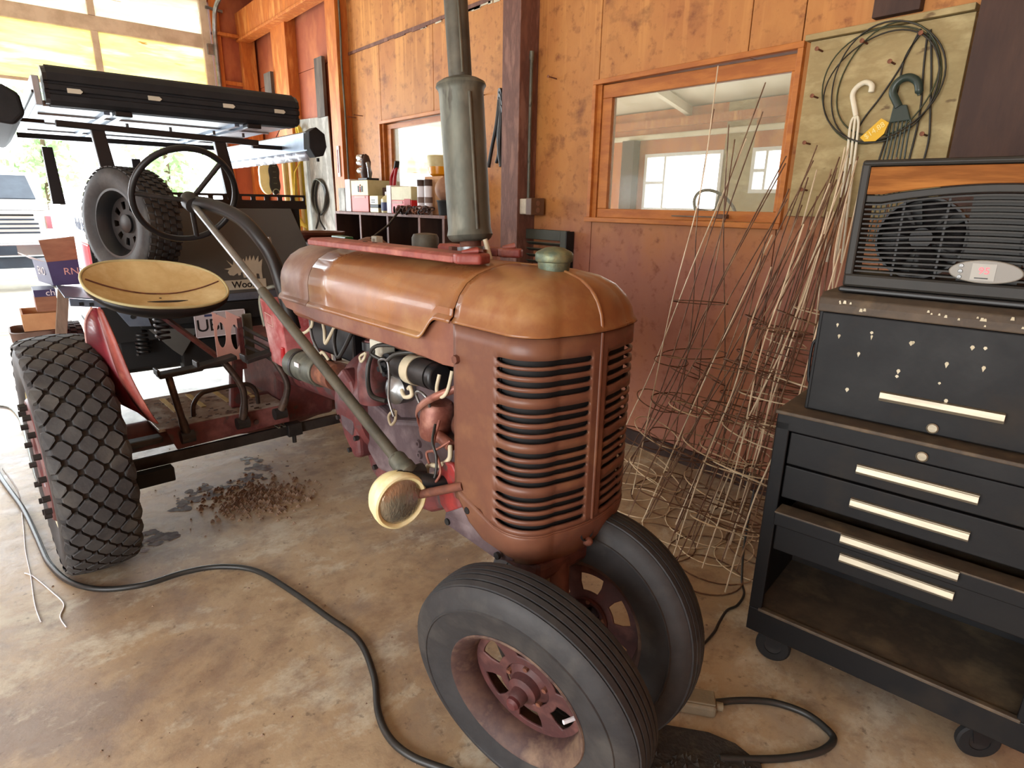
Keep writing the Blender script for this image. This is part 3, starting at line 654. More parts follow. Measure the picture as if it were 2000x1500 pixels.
# slotted grille shell with real openings
SL = [1.265,1.239,1.209,1.181,1.137,1.112,1.082,1.055,1.013,.984,.958,.929,.884,.858,.83,.80]
hs = 0.0085
base = contour(0, -0.333, 14, 16, 22); nb = len(base); mid = nb//2
i0 = min(range(mid), key=lambda k: abs(base[k][0]+0.150) + abs(base[k][1]+HW)); i1 = min(range(mid), key=lambda k: abs(base[k][1]+0.032))
zl = [1.330, 1.29]; kinds = ['s']
for z in SL: zl += [z+hs, z-hs]
zl += [0.775]
def colz(j, k, z):
    # pull slot corners together so the ends read as rounded
    kk = k if k <= mid else nb-1-k
    if j >= len(zl)-1: return z + 0.062*max(0, min(1, (-0.155-base[k][0])/0.175))
    if j < 2: return z
    e = 0.45 if kk in (i0, i1) else (0.9 if kk in (i0+1, i1-1) else 1.0)
    up = (j % 2 == 0); zc = z - hs if up else z + hs
    return zc + (z - zc)*e
V = []; F = []
for j, z in enumerate(zl):
    for k, (x, y) in enumerate(base): V.append((x, y, colz(j, k, z)))
for j in range(len(zl)-1):
    slot = j >= 2 and j % 2 == 0 and j < len(zl)-2
    for k in range(nb-1):
        kk = k if k < mid else nb-2-k
        if slot and i0 <= kk < i1: continue
        F.append((j*nb+k, j*nb+k+1, (j+1)*nb+k+1, (j+1)*nb+k))
gr = fix_normals(G().add(V, F).build('grille', 'grille_paint', T, smooth=50, solid=0.010))
rows = []
for (z, i, xb) in [(0.771, -0.002, -0.333), (0.765, -0.003, -0.325), (0.74, 0.001, -0.27), (0.70, 0.012, -0.22), (0.665, 0.032, -0.18), (0.645, 0.055, -0.155), (0.635, 0.08, -0.145)]:
    rows.append([(x, y, z + max(0, (0.775-0.0-abs(z-0.771)*3-0.70)/0.075)*0.062*max(0, min(1, (-0.155-x)/0.175))) for (x, y) in contour(i, xb, 14, 16, 22)])
chin = fix_normals(G().grid(rows).build('chin', 'grille_paint', T, smooth=50, solid=0.006))
G().tube([(x+0.003 if abs(y) < 0.2 else x, y*1.012, 0.7735 + 0.062*max(0, min(1, (-0.155-x)/0.175))) for (x, y) in base], 0.0035, 6).build('chin_seam', 'grille_paint', T, smooth=60)
G().tube([(0.003, 0, 1.33), (0.004, 0, 1.0), (0.003, 0, 0.78)], 0.006, 8).build('grille_ridge', 'grille_paint', T, smooth=60)
# crank hole in the chin and the latch above it
hole = G().lathe([(0.0,0),(0.026,0),(0.030,0.004),(0.026,0.008)], (-0.008, -0.008, 0.735), (1, 0, 0.12), 20).build('crank_hole', 'black_matte', T, smooth=40)
G().lathe([(0,0),(0.013,0),(0.015,0.012),(0.009,0.022),(0,0.026)], (-0.012, -0.002, 0.70), (1, 0, 0.1), 14).build('crank_pin', 'rust', T, smooth=50)
# radiator core and dark screen behind the slots
rows = [[(x, y, z) for (x, y) in contour(0.016, -0.20, 8, 12, 14)] for z in (0.785, 1.29)]
fix_normals(G().grid(rows).build('grille_screen', 'black_matte', T, smooth=50))
G().box((-0.20, -0.224, 0.72), (-0.150, 0.224, 1.34)).build('radiator', 'black_matte', T)
g = G()
for k in range(27):
    y = -0.215 + k*0.0165; g.box((-0.150, y, 0.74), (-0.142, y+0.003, 1.31))
g.build('radiator_fins', 'steel_dark', T)
G().lathe([(0.0,-.02),(0.17,-.02),(0.19,0),(0.2,0.03),(0.19,0.03)], (-0.25, 0, 1.0), (1,0,0), 28).build('fan_shroud', 'rust', T, smooth=40)
# cap, bolt
fix_normals(G().lathe([(0.042,1.470),(0.044,1.483),(0.046,1.500),(0.051,1.502),(0.053,1.506),(0.053,1.522),(0.049,1.528),(0.026,1.539),(0.0,1.543)], (-0.182, 0, 0), (0,0,1), 28).build('radiator_cap', 'verdigris', T, smooth=40))
G().cyl((-0.315, -0.238, 1.232), (-0.315, -0.252, 1.232), 0.013, 6).build('bolt', 'rust', T)

# muffler stack
ax = Vector((-0.045, 0, 0.47)).normalized(); mb = Vector((-0.615, 0.05, 1.545))
mf = fix_normals(G().lathe([(0.0,-0.012),(0.060,-0.012),(0.070,-0.004),(0.076,0.008),(0.073,0.020),(0.071,0.03),(0.071,0.445),(0.074,0.455),(0.080,0.463),(0.077,0.472),(0.06,0.482),(0.042,0.488),(0.0,0.49)], mb, ax, 40).build('muffler', 'galv', T, smooth=40))
sm = G(); q = mb + ax*0.03 + Vector((0.068, -0.022, 0)); sm.tube([q, q + ax*0.41], 0.006, 8); sm.build('muffler_seam', 'galv_dark', T, smooth=60)
fix_normals(G().lathe([(0.034,0.48),(0.037,0.50),(0.037,1.15),(0.032,1.15),(0.032,0.5)], mb, ax, 28).build('exhaust_pipe', 'galv_dark', T, smooth=40))
sp_ = G(); q = mb + ax*0.5 + Vector((0.033, -0.016, 0)); sp_.tube([q, q + ax*0.64], 0.004, 6); sp_.build('pipe_seam', 'galv', T, smooth=60)
G().cyl(mb - ax*0.08, mb - ax*0.005, 0.036, 20).build('exhaust_neck', 'rust', T, smooth=40)
G().lathe([(0.038,-0.05),(0.046,-0.05),(0.046,-0.03),(0.038,-0.03)], mb, ax, 20, closed=True).build('clamp', 'steel', T, smooth=40)
for dx in (-.05, .06): G().bar(mb - ax*0.04 + Vector((dx,-0.03,0)), mb - ax*0.04 + Vector((dx*1.6,-0.02,0.0)), 0.02, 0.014).build('clamp_bolt', 'rust', T)
G().tube([mb - ax*.012 + Vector((.075,0,.01)), mb - ax*.06 + Vector((.085,.01,0)), mb - ax*.075 + Vector((.085,.01,0))], .008, 8).build('muffler_strap', 'wire_pale', T, smooth=60)
fix_normals(G().lathe([(0.0,1.46),(0.047,1.462),(0.051,1.48),(0.051,1.527),(0.044,1.540),(0.02,1.544),(0.0,1.545)], (-0.945, 0.10, 0), (0,0,1), 28).build('air_stack_cap', 'galv_dark', T, smooth=40))
G().cyl((-0.945, 0.10, 1.40), (-0.945, 0.10, 1.462), 0.03, 16).build('air_stack', 'galv_dark', T, smooth=40)

# engine and running gear
G().box((-0.92, -0.125, 0.78), (-0.36, 0.13, 1.13)).build('engine_block', 'cast_mauve', T, bevel=0.012)
G().box((-0.90, -0.11, 1.13), (-0.38, 0.12, 1.20)).build('cylinder_head', 'steel_dark', T, bevel=0.01)
cr = [(-1.0,-.165,.72),(-0.92,-.165,.66),(-0.55,-.165,.70),(-0.37,-.165,.80),(-0.37,-.165,.93),(-0.60,-.165,.95),(-0.80,-.165,.90),(-1.0,-.165,.95)]
G().prism(cr, (0, 0.32, 0)).build('crankcase', 'cast_mauve', T, bevel=0.018, seg=3)
for (x, z) in ((-0.63,0.86),(-0.625,0.82),(-0.62,0.785)): G().lathe([(0,0),(0.016,0),(0.013,0.008),(0.006,0.008),(0.004,0.003),(0,0.003)], (x,-0.165,z), (0,-1,0), 14).build('core_plug', 'cast_mauve', T, smooth=40)
pan = [(-1.05,-.15,.72),(-1.0,-.15,.62),(-0.85,-.15,.555),(-0.6,-.15,.60),(-0.42,-.15,.70),(-0.40,-.15,.76),(-0.55,-.15,.72),(-0.9,-.15,.67)]
G().prism(pan, (0, 0.30, 0)).build('oil_pan', 'cast_red', T, bevel=0.02, seg=3)
for (x, z) in ((-0.95,.66),(-0.84,.645),(-0.72,.655),(-0.6,.68),(-0.5,.72)): G().cyl((x,-0.15,z),(x,-0.166,z),0.010,6).build('pan_bolt', 'steel_dark', T)
fix_normals(G().lathe([(0,-1.20),(0.16,-1.20),(0.205,-1.16),(0.215,-1.10),(0.215,-0.985),(0.20,-0.97),(0,-0.97)], (0, 0, 0.88), (1,0,0), 36).build('bell_housing', 'cast_red', T, smooth=40))
fl = [(-1.155,-.205,.99),(-1.14,-.205,.84),(-1.11,-.205,.76),(-1.03,-.205,.68),(-0.985,-.205,.70),(-0.99,-.205,.82),(-0.99,-.205,.93),(-1.03,-.205,1.0),(-1.09,-.205,1.04)]
G().prism(fl, (0, 0.1, 0)).build('housing_flange', 'cast_red', T, bevel=0.02, seg=3)
fw = G(); fw.prism([(-1.12,-.212,.93),(-1.03,-.212,.96),(-1.00,-.212,.84),(-1.02,-.212,.78),(-1.10,-.212,.80)], (0,0.02,0)); fw.build('timing_cover', 'cast_mauve', T, bevel=0.008)
for (x, z) in ((-1.12,.95),(-1.13,.83),(-1.05,.715),(-0.995,.78)): G().cyl((x,-0.2,z),(x,-0.216,z),0.010,6).build('housing_bolt', 'steel_dark', T)
fix_normals(G().lathe([(0.13,0),(0.11,0.12),(0.092,0.3),(0.09,0.8),(0.10,1.0)], (-1.18, 0.03, 0.86), (-1,0.02,-0.08), 28).build('torque_tube', 'cast_red', T, smooth=50))
for y_ in (-0.84, 0.84): G().bar((-2.40,y_,.50), (-2.16,y_,.54), .10, .2).build('final_drive', 'cast_red', T, bevel=.02)
G().box((-2.75, -0.02, 0.45), (-2.2, 0.3, 0.92)).build('gearbox', 'cast_red', T, bevel=0.03, seg=3)
fix_normals(G().lathe([(0.075,-0.95),(0.075,-0.5),(0.085,-0.3),(0.11,-0.15),(0.11,0.15),(0.085,0.3),(0.075,0.5),(0.075,0.95)], (-2.37, 0, 0.495), (0,1,0), 24).build('rear_axle', 'cast_red', T, smooth=50))
# starter
G().cyl((-1.60,-.165,.952), (-1.33,-.165,.965), 0.066, 28).build('starter', 'galv', T, smooth=40, bevel=0.006)
G().lathe([(0.066,0),(0.069,0),(0.069,0.02),(0.066,0.02)], (-1.53,-.165,.955), (1,0,.04), 28, closed=True).build('starter_band', 'steel_dark', T, smooth=40)
G().cyl((-1.33,-.165,.965), (-1.20,-.165,.97), 0.055, 24).build('starter_nose', 'rust', T, smooth=40)
G().bar((-1.46,-.229,.985), (-1.42,-.229,.985), 0.004, 0.018).build('maker_plate', 'print_white', T)
# battery box under the tank and its leads
G().box((-1.56, -0.10, 1.02), (-1.18, 0.14, 1.17)).build('battery', 'black_satin', T, bevel=0.01)
G().box((-1.56, -0.19, 1.17), (-0.40, 0.19, 1.29)).build('fuel_tank', 'hood_red', T, bevel=0.04, seg=4)
for pts, m, r in (([(-1.62,-.14,1.20),(-1.60,-.16,1.13),(-1.52,-.16,1.10),(-1.44,-.15,1.14),(-1.45,-.14,1.19)], 'wire_pale', 0.007),
                  ([(-1.47,-.14,1.17),(-1.42,-.16,1.10),(-1.36,-.16,1.04),(-1.33,-.15,1.00)], 'steel', 0.006),
                  ([(-1.40,-.16,1.06),(-1.36,-.17,1.03),(-1.33,-.16,1.05),(-1.30,-.15,1.02)], 'wire_pale', 0.007),
                  ([(-1.36,-.14,1.19),(-1.30,-.16,1.15),(-1.28,-.17,1.10),(-1.25,-.17,1.12),(-1.22,-.15,1.18)], 'wire_pale', 0.007),
                  ([(-1.24,-.13,1.19),(-1.2,-.17,1.12),(-1.18,-.17,1.06),(-1.14,-.16,1.10),(-1.08,-.15,1.18)], 'hose_black', 0.008)):
    G().tube(spline(pts, 6), r, 8).build('battery_lead', m, T, smooth=60)
# oil canister with neck
fix_normals(G().lathe([(0,0.93),(0.058,0.935),(0.062,0.96),(0.060,1.06),(0.050,1.095),(0.03,1.115),(0.025,1.13),(0.027,1.17),(0,1.171)], (-0.93, -0.155, 0), (0,0,1), 28).build('oil_canister', 'cast_red', T, smooth=45))
G().cyl((-0.93,-0.155,1.135),(-0.93,-0.155,1.165),0.037,16).build('canister_neck', 'black_satin', T, smooth=40)
G().box((-0.90,-0.185,1.12),(-0.82,-0.125,1.185)).build('regulator', 'pale_steel', T, bevel=0.006)
# ignition: coil, distributor, wires
G().cyl((-0.73,-.165,1.118),(-0.535,-.165,1.122),0.046,28).build('ignition_coil', 'steel_dark', T, smooth=40)
G().lathe([(0.046,0),(0.050,0),(0.050,0.045),(0.046,0.045)], (-0.665,-.165,1.1185), (1,0,.02), 28, closed=True).build('coil_clamp', 'wire_pale', T, smooth=40)
G().cyl((-0.535,-.165,1.122),(-0.50,-.165,1.123),0.045,28).build('coil_tower', 'black_satin', T, smooth=40, bevel=0.008)
fix_normals(G().lathe([(0,0),(0.046,0),(0.05,0.03),(0.05,0.07),(0.03,0.085),(0,0.09)], (-0.745,-0.12,1.025), (0.15,-1,0.1), 28).build('distributor', 'steel', T, smooth=45))
g = G()
for k in range(4):
    a = k*PI/2+0.5; g.cyl((-0.79+0.025*math.cos(a), -0.155, 1.105+0.025*math.sin(a)), (-0.79+0.025*math.cos(a), -0.205, 1.105+0.025*math.sin(a)), 0.010, 10)
g.cyl((-0.79,-0.125,1.105),(-0.79,-0.18,1.105),0.045,20); g.build('distributor_cap', 'black_satin', T, smooth=40)
for pts, m, r in (([(-0.86,-.15,1.19),(-0.87,-.20,1.12),(-0.86,-.22,1.05),(-0.82,-.23,1.0),(-0.76,-.21,0.99)], 'hose_black', 0.009),
                  ([(-0.80,-.20,1.13),(-0.83,-.22,1.15),(-0.80,-.21,1.18),(-0.72,-.18,1.19),(-0.6,-.16,1.195)], 'hose_black', 0.007),
                  ([(-0.78,-.21,1.09),(-0.75,-.235,1.14),(-0.70,-.235,1.15),(-0.69,-.235,1.10),(-0.70,-.235,1.02),(-0.68,-.23,0.96)], 'steel', 0.005),
                  ([(-0.70,-.235,1.15),(-0.66,-.22,1.18),(-0.58,-.18,1.195)], 'hose_black', 0.007),
                  ([(-0.64,-.22,1.06),(-0.60,-.235,1.05),(-0.56,-.235,1.065),(-0.58,-.225,1.085),(-0.60,-.22,1.075)], 'wire_pale', 0.007),
                  ([(-0.47,-.19,1.145),(-0.465,-.205,1.10),(-0.435,-.21,1.085),(-0.41,-.205,1.11),(-0.405,-.19,1.17)], 'wire_pale', 0.006),
                  ([(-0.90,-.2,1.135),(-0.915,-.215,1.12),(-0.90,-.22,1.105),(-0.885,-.215,1.12),(-0.89,-.205,1.135)], 'wire_pale', 0.005),
                  ([(-0.70,-.215,0.975),(-0.72,-.225,0.95),(-0.70,-.23,0.925),(-0.68,-.225,0.945),(-0.69,-.215,0.975)], 'wire_pale', 0.005),
                  ([(-0.54,-.215,1.03),(-0.55,-.225,1.07),(-0.52,-.23,1.085),(-0.49,-.225,1.07),(-0.49,-.215,1.04)], 'steel', 0.005)):
    G().tube(spline(pts, 6), r, 8).build('wire', m, T, smooth=60)
# carburettor with copper strap and intake pipe
fix_normals(G().lathe([(0,0),(0.05,0),(0.055,0.02),(0.055,0.11),(0.045,0.125),(0,0.128)], (-0.535,-0.165,0.918), (0.15,0,1), 24).build('carburettor', 'copper', T, smooth=45))
rows = [[Vector(p)+Vector((0,0,.013)), Vector(p)+Vector((0,-.003,0)), Vector(p)+Vector((0,0,-.013))] for p in spline([(-0.545,-.205,0.93),(-0.555,-.222,1.0),(-0.51,-.232,1.045),(-0.45,-.22,1.085),(-0.385,-.18,1.12)], 6)]
G().grid(rows).build('copper_strap', 'copper', T, smooth=60, solid=.003)
fix_normals(G().lathe([(0.075,0),(0.078,0.02),(0.060,0.06),(0.05,0.10)], (-0.36,-0.10,0.965), (-1,-0.05,0.1), 24).build('fan_hub', 'rust', T, smooth=45, solid=0.006))
G().cyl((-0.50,-0.19,0.945),(-0.40,-0.20,0.93),0.018,14).build('drain_pipe', 'copper', T, smooth=40)
G().tube(spline([(-0.40,-.205,0.935),(-0.385,-.22,0.90),(-0.42,-.235,0.87),(-0.47,-.24,0.855),(-0.48,-.24,0.82)], 5), 0.008, 8).build('drain_tube', 'wire_pale', T, smooth=60)
G().prism([(-0.50,-.215,.81),(-0.44,-.225,.845),(-0.40,-.225,.83),(-0.42,-.22,.78),(-0.45,-.215,.77),(-0.46,-.215,.80)], (0,.008,0)).build('tin_tab', 'plate_white', T)
# front support brackets and bolster
for s in (-1, 1):
    y = s*0.235
    G().prism([(-0.407,y,.890),(-0.352,y,.898),(-0.315,y,.852),(-0.262,y,.80),(-0.384,y,.717),(-0.420,y,.738),(-0.437,y,.829)], (0, -s*0.02, 0)).build('side_bracket', 'cast_bright', T, bevel=0.006)
    lp = G().prism([(-0.388,y*1.01,.722),(-0.270,y*1.01,.795),(-0.115,y*0.92,.715),(-0.10,y*0.9,.672),(-0.16,y*0.95,.655),(-0.398,y*1.01,.680)], (0, -s*0.016, 0)).build('bracket_plate', 'cast_mauve', T, bevel=0.006)
    for (x, z) in ((-0.375,.695),(-0.275,.775),(-0.14,.685)): G().cyl((x, y*1.03, z), (x, y*0.99, z), 0.011, 12).build('bolt_hole', 'black_matte', lp)
G().box((-0.30, -0.16, 0.60), (-0.04, 0.17, 0.665)).build('bolster', 'cast_dark', T, bevel=0.02)
G().box((-0.36, -0.14, 0.66), (-0.26, 0.14, 0.80)).build('bolster_back', 'cast_red', T, bevel=0.02)
G().prism([(-0.08,0.05,.66),(-0.02,0.18,.70),(-0.05,0.20,.66),(-0.12,0.16,.60),(-0.12,0.05,.60)], (0.03,0,0)).build('bolster_tab', 'steel_dark', T, bevel=0.006)
# steering post and front axle
G().tube([(-0.10, -.05, 0.66), (-0.06, -.08, 0.52), (-0.02, -.099, 0.40)], [0.052, 0.048, 0.055], 20).build('front_pedestal', 'cast_dark', T, smooth=50)
G().tube([(-0.075, -0.10, 0.64), (-0.03, -0.14, 0.46)], 0.012, 10).build('pedestal_rib', 'galv', T, smooth=50)
a_ = Vector((math.sin(math.radians(12)), -math.cos(math.radians(12)), 0)); P0 = Vector((-0.009, -0.099, 0.368))
G().tube([P0 - a_*0.14 + Vector((0,0,.02)), P0 + Vector((0,0,0.03)), P0 + a_*0.14 + Vector((0,0,.02))], 0.035, 16).build('front_axle', 'cast_dark', T, smooth=50)

def plate_hole(g, outer, hole, t, nrm):
    """quad ring between an outline and a hole of equal point count, thickness t along nrm"""
    n = len(outer); v = Vector(nrm)*t
    P_ = [Vector(p) for p in outer]; H_ = [Vector(p) for p in hole]
    g.add(P_ + H_ + [p+v for p in P_] + [p+v for p in H_],
          [(i, (i+1)%n, n+(i+1)%n, n+i) for i in range(n)] + [(2*n+i, 3*n+i, 3*n+(i+1)%n, 2*n+(i+1)%n) for i in range(n)] +
          [(n+i, n+(i+1)%n, 3*n+(i+1)%n, 3*n+i) for i in range(n)] + [(i, 2*n+i, 2*n+(i+1)%n, (i+1)%n) for i in range(n)])
def wheel_disc(g, r0, r1, z, nh, t, hr=0.6, ha=0.62):
    """disc in the xy-plane with nh kidney holes"""
    rm = (r0+r1)/2; hw_ = (r1-r0)/2*hr
    for k in range(nh):
        a0 = 2*PI*k/nh; a1 = 2*PI*(k+1)/nh; out = []; hol = []
        m = 6; am = (a0+a1)/2; da = (a1-a0)/2*ha
        for i in range(m): out.append((r0, a0+(a1-a0)*i/m)); hol.append((rm-hw_, am-da+2*da*i/m))
        for i in range(2): out.append((r0+(r1-r0)*i/2, a1)); hol.append((rm-hw_*(1-i), am+da*(1+0.12*i)))
        for i in range(m): out.append((r1, a1+(a0-a1)*i/m)); hol.append((rm+hw_, am+da-2*da*i/m))
        for i in range(2): out.append((r1+(r0-r1)*i/2, a0)); hol.append((rm+hw_*(1-i), am-da*(1+0.12*i)))
        plate_hole(g, [(r*math.cos(a), r*math.sin(a), z) for r, a in out], [(r*math.cos(a), r*math.sin(a), z) for r, a in hol], t, (0,0,1))
def orient(n):
    n = Vector(n).normalized(); x = Vector((0,0,1)).cross(n).normalized(); y = n.cross(x)
    return Matrix(((x.x,y.x,n.x),(x.y,y.y,n.y),(x.z,y.z,n.z))).to_euler()

def front_wheel(center, nrm):
    w = bpy.data.objects.new('front_wheel', None); C.objects.link(w); w.parent = T; w.location = center; w.rotation_euler = orient(nrm); w.empty_display_size = 0.1
    R_ = 0.37; wd = 0.075
    prof = [(0.205,-0.055),(0.214,-0.066),(0.232,-0.070),(0.262,-wd),(0.30,-wd-0.004),(0.302,-wd-0.007),(0.306,-wd-0.007),(0.308,-wd-0.003),(0.335,-wd+0.004),(0.352,-0.062),(0.360,-0.054)]
    half = []
    for h in (-0.050, -0.034, -0.032, -0.026, -0.024, -0.013, -0.011, -0.004, -0.0025):
        half.append(h)
    tread = []
    for h0, h1 in ((-0.050,-0.034),(-0.028,-0.012),(-0.006,0.006),(0.012,0.028),(0.034,0.050)):
        f = lambda h: R_ - 2.2*h*h
        tread += [(f(h0)-0.007, h0-0.001), (f(h0), h0), (f(h1), h1), (f(h1)-0.007, h1+0.001)]
    prof = prof + tread + [(r, -h) for (r, h) in reversed(prof)]
    fix_normals(G().lathe(prof, (0,0,0), (0,0,1), 72).build('tire', 'rubber', w, smooth=35, world_=False))
    rim = [(0.200,-0.058),(0.216,-0.066),(0.219,-0.062),(0.210,-0.052),(0.196,-0.03),(0.186,0.0),(0.196,0.036),(0.206,0.056),(0.214,0.066),(0.219,0.068),(0.216,0.072),(0.208,0.068),(0.196,0.052),(0.184,0.036),(0.176,0.0),(0.188,-0.03)]
    fix_normals(G().lathe(rim, (0,0,0), (0,0,1), 56, closed=True).build('rim', 'rim_rust', w, smooth=40, world_=False))
    g = G(); wheel_disc(g, 0.070, 0.182, -0.008, 6, 0.008, 0.5, 0.5)
    fix_normals(g.build('wheel_disc', 'cast_dark', w, smooth=40, bevel=0.003, world_=False))
    fix_normals(G().lathe([(0.075,-0.026),(0.078,-0.016),(0.060,-0.004),(0.048,0.004),(0.044,0.026),(0.026,0.034),(0.024,0.056),(0.018,0.064),(0,0.066)], (0,0,0), (0,0,1), 28).build('hub', 'cast_dark', w, smooth=40, world_=False))
    fix_normals(G().lathe([(0.019,0.054),(0.0195,0.072),(0.013,0.080),(0,0.082)], (0,0,0), (0,0,1), 20).build('hub_cap', 'cast_red', w, smooth=40, world_=False))
    for k in range(5):
        a = 2*PI*k/5+0.3; G().cyl((0.062*math.cos(a),0.062*math.sin(a),-0.012),(0.062*math.cos(a),0.062*math.sin(a),0.006),0.008,6).build('lug_nut', 'rust', w, world_=False)
    G().tube([(0.178,0.02,0.02),(0.165,0.025,0.045),(0.155,0.028,0.062)], 0.006, 8).build('valve_stem', 'print_white', w, world_=False)
    return w
ca = math.radians(9.2)
front_wheel(P0 + a_*0.175, a_*math.cos(ca) - Vector((0,0,1))*math.sin(ca))
front_wheel(P0 - a_*0.175, -a_*math.cos(ca) - Vector((0,0,1))*math.sin(ca))

def rear_wheel(center, s):
    """s = -1 outer face towards -y"""
    w = bpy.data.objects.new('rear_wheel', None); C.objects.link(w); w.parent = T; w.location = center; w.empty_display_size = 0.1
    ax = (0, s, 0)
    cr_ = lambda h: 0.522 - 0.9*h*h
    prof = [(0.315,-0.105),(0.335,-0.122),(0.38,-0.136),(0.44,-0.141),(0.478,-0.138),(0.497,-0.130)] + [(cr_(h), h) for h in (-0.12,-0.09,-0.06,-0.03,0,0.03,0.06,0.09,0.12)] + [(0.497,0.130),(0.478,0.138),(0.44,0.141),(0.38,0.136),(0.335,0.122),(0.315,0.105)]
    fix_normals(G().lathe(prof, (0,0,0), ax, 72).build('tire', 'rubber', w, smooth=40, world_=False))
    g = G(); N_ = 34; hp = 0.0425
    for j in range(-3, 4):
        h = j*hp
        for k in range(N_):
            th = 2*PI*(k + (0.5 if j % 2 else 0))/N_
            dh = hp*0.80; dt = PI/N_*0.80
            top = []; bot = []
            for (u, v) in ((1,.22),(.22,1),(-.22,1),(-1,.22),(-1,-.22),(-.22,-1),(.22,-1),(1,-.22)):
                for lst, q, lift in ((bot, 1.0, -0.004), (top, 0.86, 0.017)):
                    hh = max(-0.139, min(0.139, h + u*dh*q)); tt = th + v*dt*q; r = cr_(hh)*1.0 + lift - (0.012 if abs(hh) > 0.125 and lift > 0 else 0)
                    lst.append((r*math.cos(tt), s*hh, r*math.sin(tt)))
            g.add(bot + top, [tuple(range(8, 16))] + [(i, (i+1)%8, 8+(i+1)%8, 8+i) for i in range(8)])
    tr = fix_normals(g.build('tread_lugs', 'rubber_worn', w, world_=False)); tr['kind'] = 'stuff'; tr['label'] = 'diamond pattern of raised rubber tread lugs'
    rim = [(0.318,-0.112),(0.325,-0.118),(0.318,-0.122),(0.306,-0.11),(0.285,-0.06),(0.275,0),(0.285,0.06),(0.306,0.11),(0.318,0.122),(0.325,0.118),(0.318,0.112),(0.295,0.06),(0.283,0),(0.295,-0.06)]
    fix_normals(G().lathe(rim, (0,0,0), ax, 56, closed=True).build('rim', 'can_buff', w, smooth=40, world_=False))
    fix_normals(G().lathe([(0,0.0),(0.28,0.0),(0.285,0.015),(0.15,0.03),(0.11,0.05),(0.08,0.06),(0,0.06)], (0,0,0), ax, 40).build('wheel_disc', 'rim_rust', w, smooth=40, world_=False))
    fix_normals(G().lathe([(0.06,0.02),(0.27,0.04),(0.278,0.06),(0.278,0.125),(0.268,0.135),(0.12,0.135),(0.10,0.11),(0.06,0.11)], (0,0,0), ax, 44).build('wheel_weight', 'cast_red', w, smooth=40, world_=False))
    for k in range(16):
        a = 2*PI*k/16; x, z = 0.245*math.cos(a), 0.245*math.sin(a)
        G().cyl((x, s*0.132, z), (x, s*0.162, z), 0.013, 6).build('weight_bolt', 'steel_dark', w, world_=False)
    return w
rear_wheel((-2.20, -0.965, 0.540), -1)
rear_wheel((-2.20, 0.965, 0.540), 1)
# fender strip beside the rear tire
Lc = [(-1.90,-.85,1.228),(-2.03,-.862,1.15),(-2.09,-.862,1.02),(-2.02,-.858,.92),(-1.95,-.80,.80)]
Mc = [(-1.93,-.83,1.222),(-1.90,-.82,1.11),(-1.87,-.80,.935),(-1.89,-.76,.81),(-1.90,-.72,.725)]
Rc = [(-1.862,-.82,1.223),(-1.821,-.80,1.113),(-1.768,-.775,.95),(-1.745,-.74,.82),(-1.80,-.70,.729)]
L_, M_, R_ = spline(Lc, 5), spline(Mc, 5), spline(Rc, 5)
fix_normals(G().grid([L_, [(a*0.5+b*0.5) + Vector((0.012,0.01,0)) for a, b in zip(L_, M_)], M_]).build('fender', 'fender_red', T, smooth=60, solid=0.004))
fix_normals(G().grid([M_, [(a*0.5+b*0.5) + Vector((0.012,-0.006,0.006)) for a, b in zip(M_, R_)], R_]).build('fender_flange', 'bar_red', T, smooth=60, solid=0.004))
G().tube(L_, 0.005, 8).build('fender_bead', 'print_pink', T, smooth=60)
G().box((-2.02,-.80,.585),(-1.95,-.66,.615)).build('fender_stay', 'steel_dark', T, bevel=0.01)
# platform, skirt, step rail
pl = G().box((-2.66,-.645,.585),(-2.10,-.03,.60)).build('platform', 'platform_steel', T, bevel=0.003)
for k in range(4): G().box((-2.60,-.52+0.13*k,.600),(-2.32,-.495+0.13*k,.604)).build('tread_strip', 'ply_raw', pl)
g = G()
for k in range(60):
    x = random.uniform(-2.6,-2.12); y = random.uniform(-.63,-.1); r = random.uniform(.004,.014); g.add([(x-r,y-r*.6,.6005),(x+r*.7,y-r,.6005),(x+r,y+r*.8,.6015),(x-r*.5,y+r,.603)], [(0,1,2,3)])
o = g.build('rust_flakes', 'wood_dark', pl); o['kind'] = 'stuff'
sk = G().prism([(-2.10,-.62,.60),(-2.10,-.03,.60),(-2.10,-.02,.50),(-2.10,-.58,.485)], (0.012,0,0)).build('platform_skirt', 'cast_red', T, bevel=0.004)
for y in (-.55,-.2): G().cyl((-2.088,y,.54),(-2.078,y,.54),.013,10).build('rivet', 'cast_mauve', sk)
G().tube(spline([(-2.2,-.463,.60),(-2.2,-.455,.66),(-2.2,-.42,.705),(-2.2,-.37,.718),(-2.2,-.22,.722),(-2.2,-.165,.705),(-2.2,-.142,.66),(-2.2,-.139,.60)], 5), 0.011, 10).build('foot_rail', 'pedal_iron', T, smooth=60)
def pedal(base, mid_, top, pad0, pad1, nm='pedal'):
    e = G().tube(spline([base, mid_, top], 8), [0.020]*5+[0.016]*12, 10).build(nm, 'pedal_iron', T, smooth=60)
    G().bar(pad0, pad1, 0.075, 0.022).build('foot_pad', 'steel_dark', e, bevel=0.006)
    G().bar(Vector(pad0)+Vector((0.035,0,0.018)), Vector(pad0)+Vector((-0.04,0,0.018)), 0.012, 0.03).build('pad_lip', 'steel_dark', e, bevel=0.003)
    G().cyl(Vector(base)+Vector((0,-.03,0)), Vector(base)+Vector((0,.03,0)), 0.03, 14).build('pivot', 'steel_dark', e, smooth=40)
pedal((-2.06,-.535,.55), (-2.06,-.56,.72), (-2.08,-.575,.86), (-2.08,-.62,.866), (-2.08,-.43,.876))
pedal((-2.06,-.275,.56), (-2.04,-.262,.74), (-2.08,-.33,.895), (-2.08,-.45,.878), (-2.08,-.27,.906))
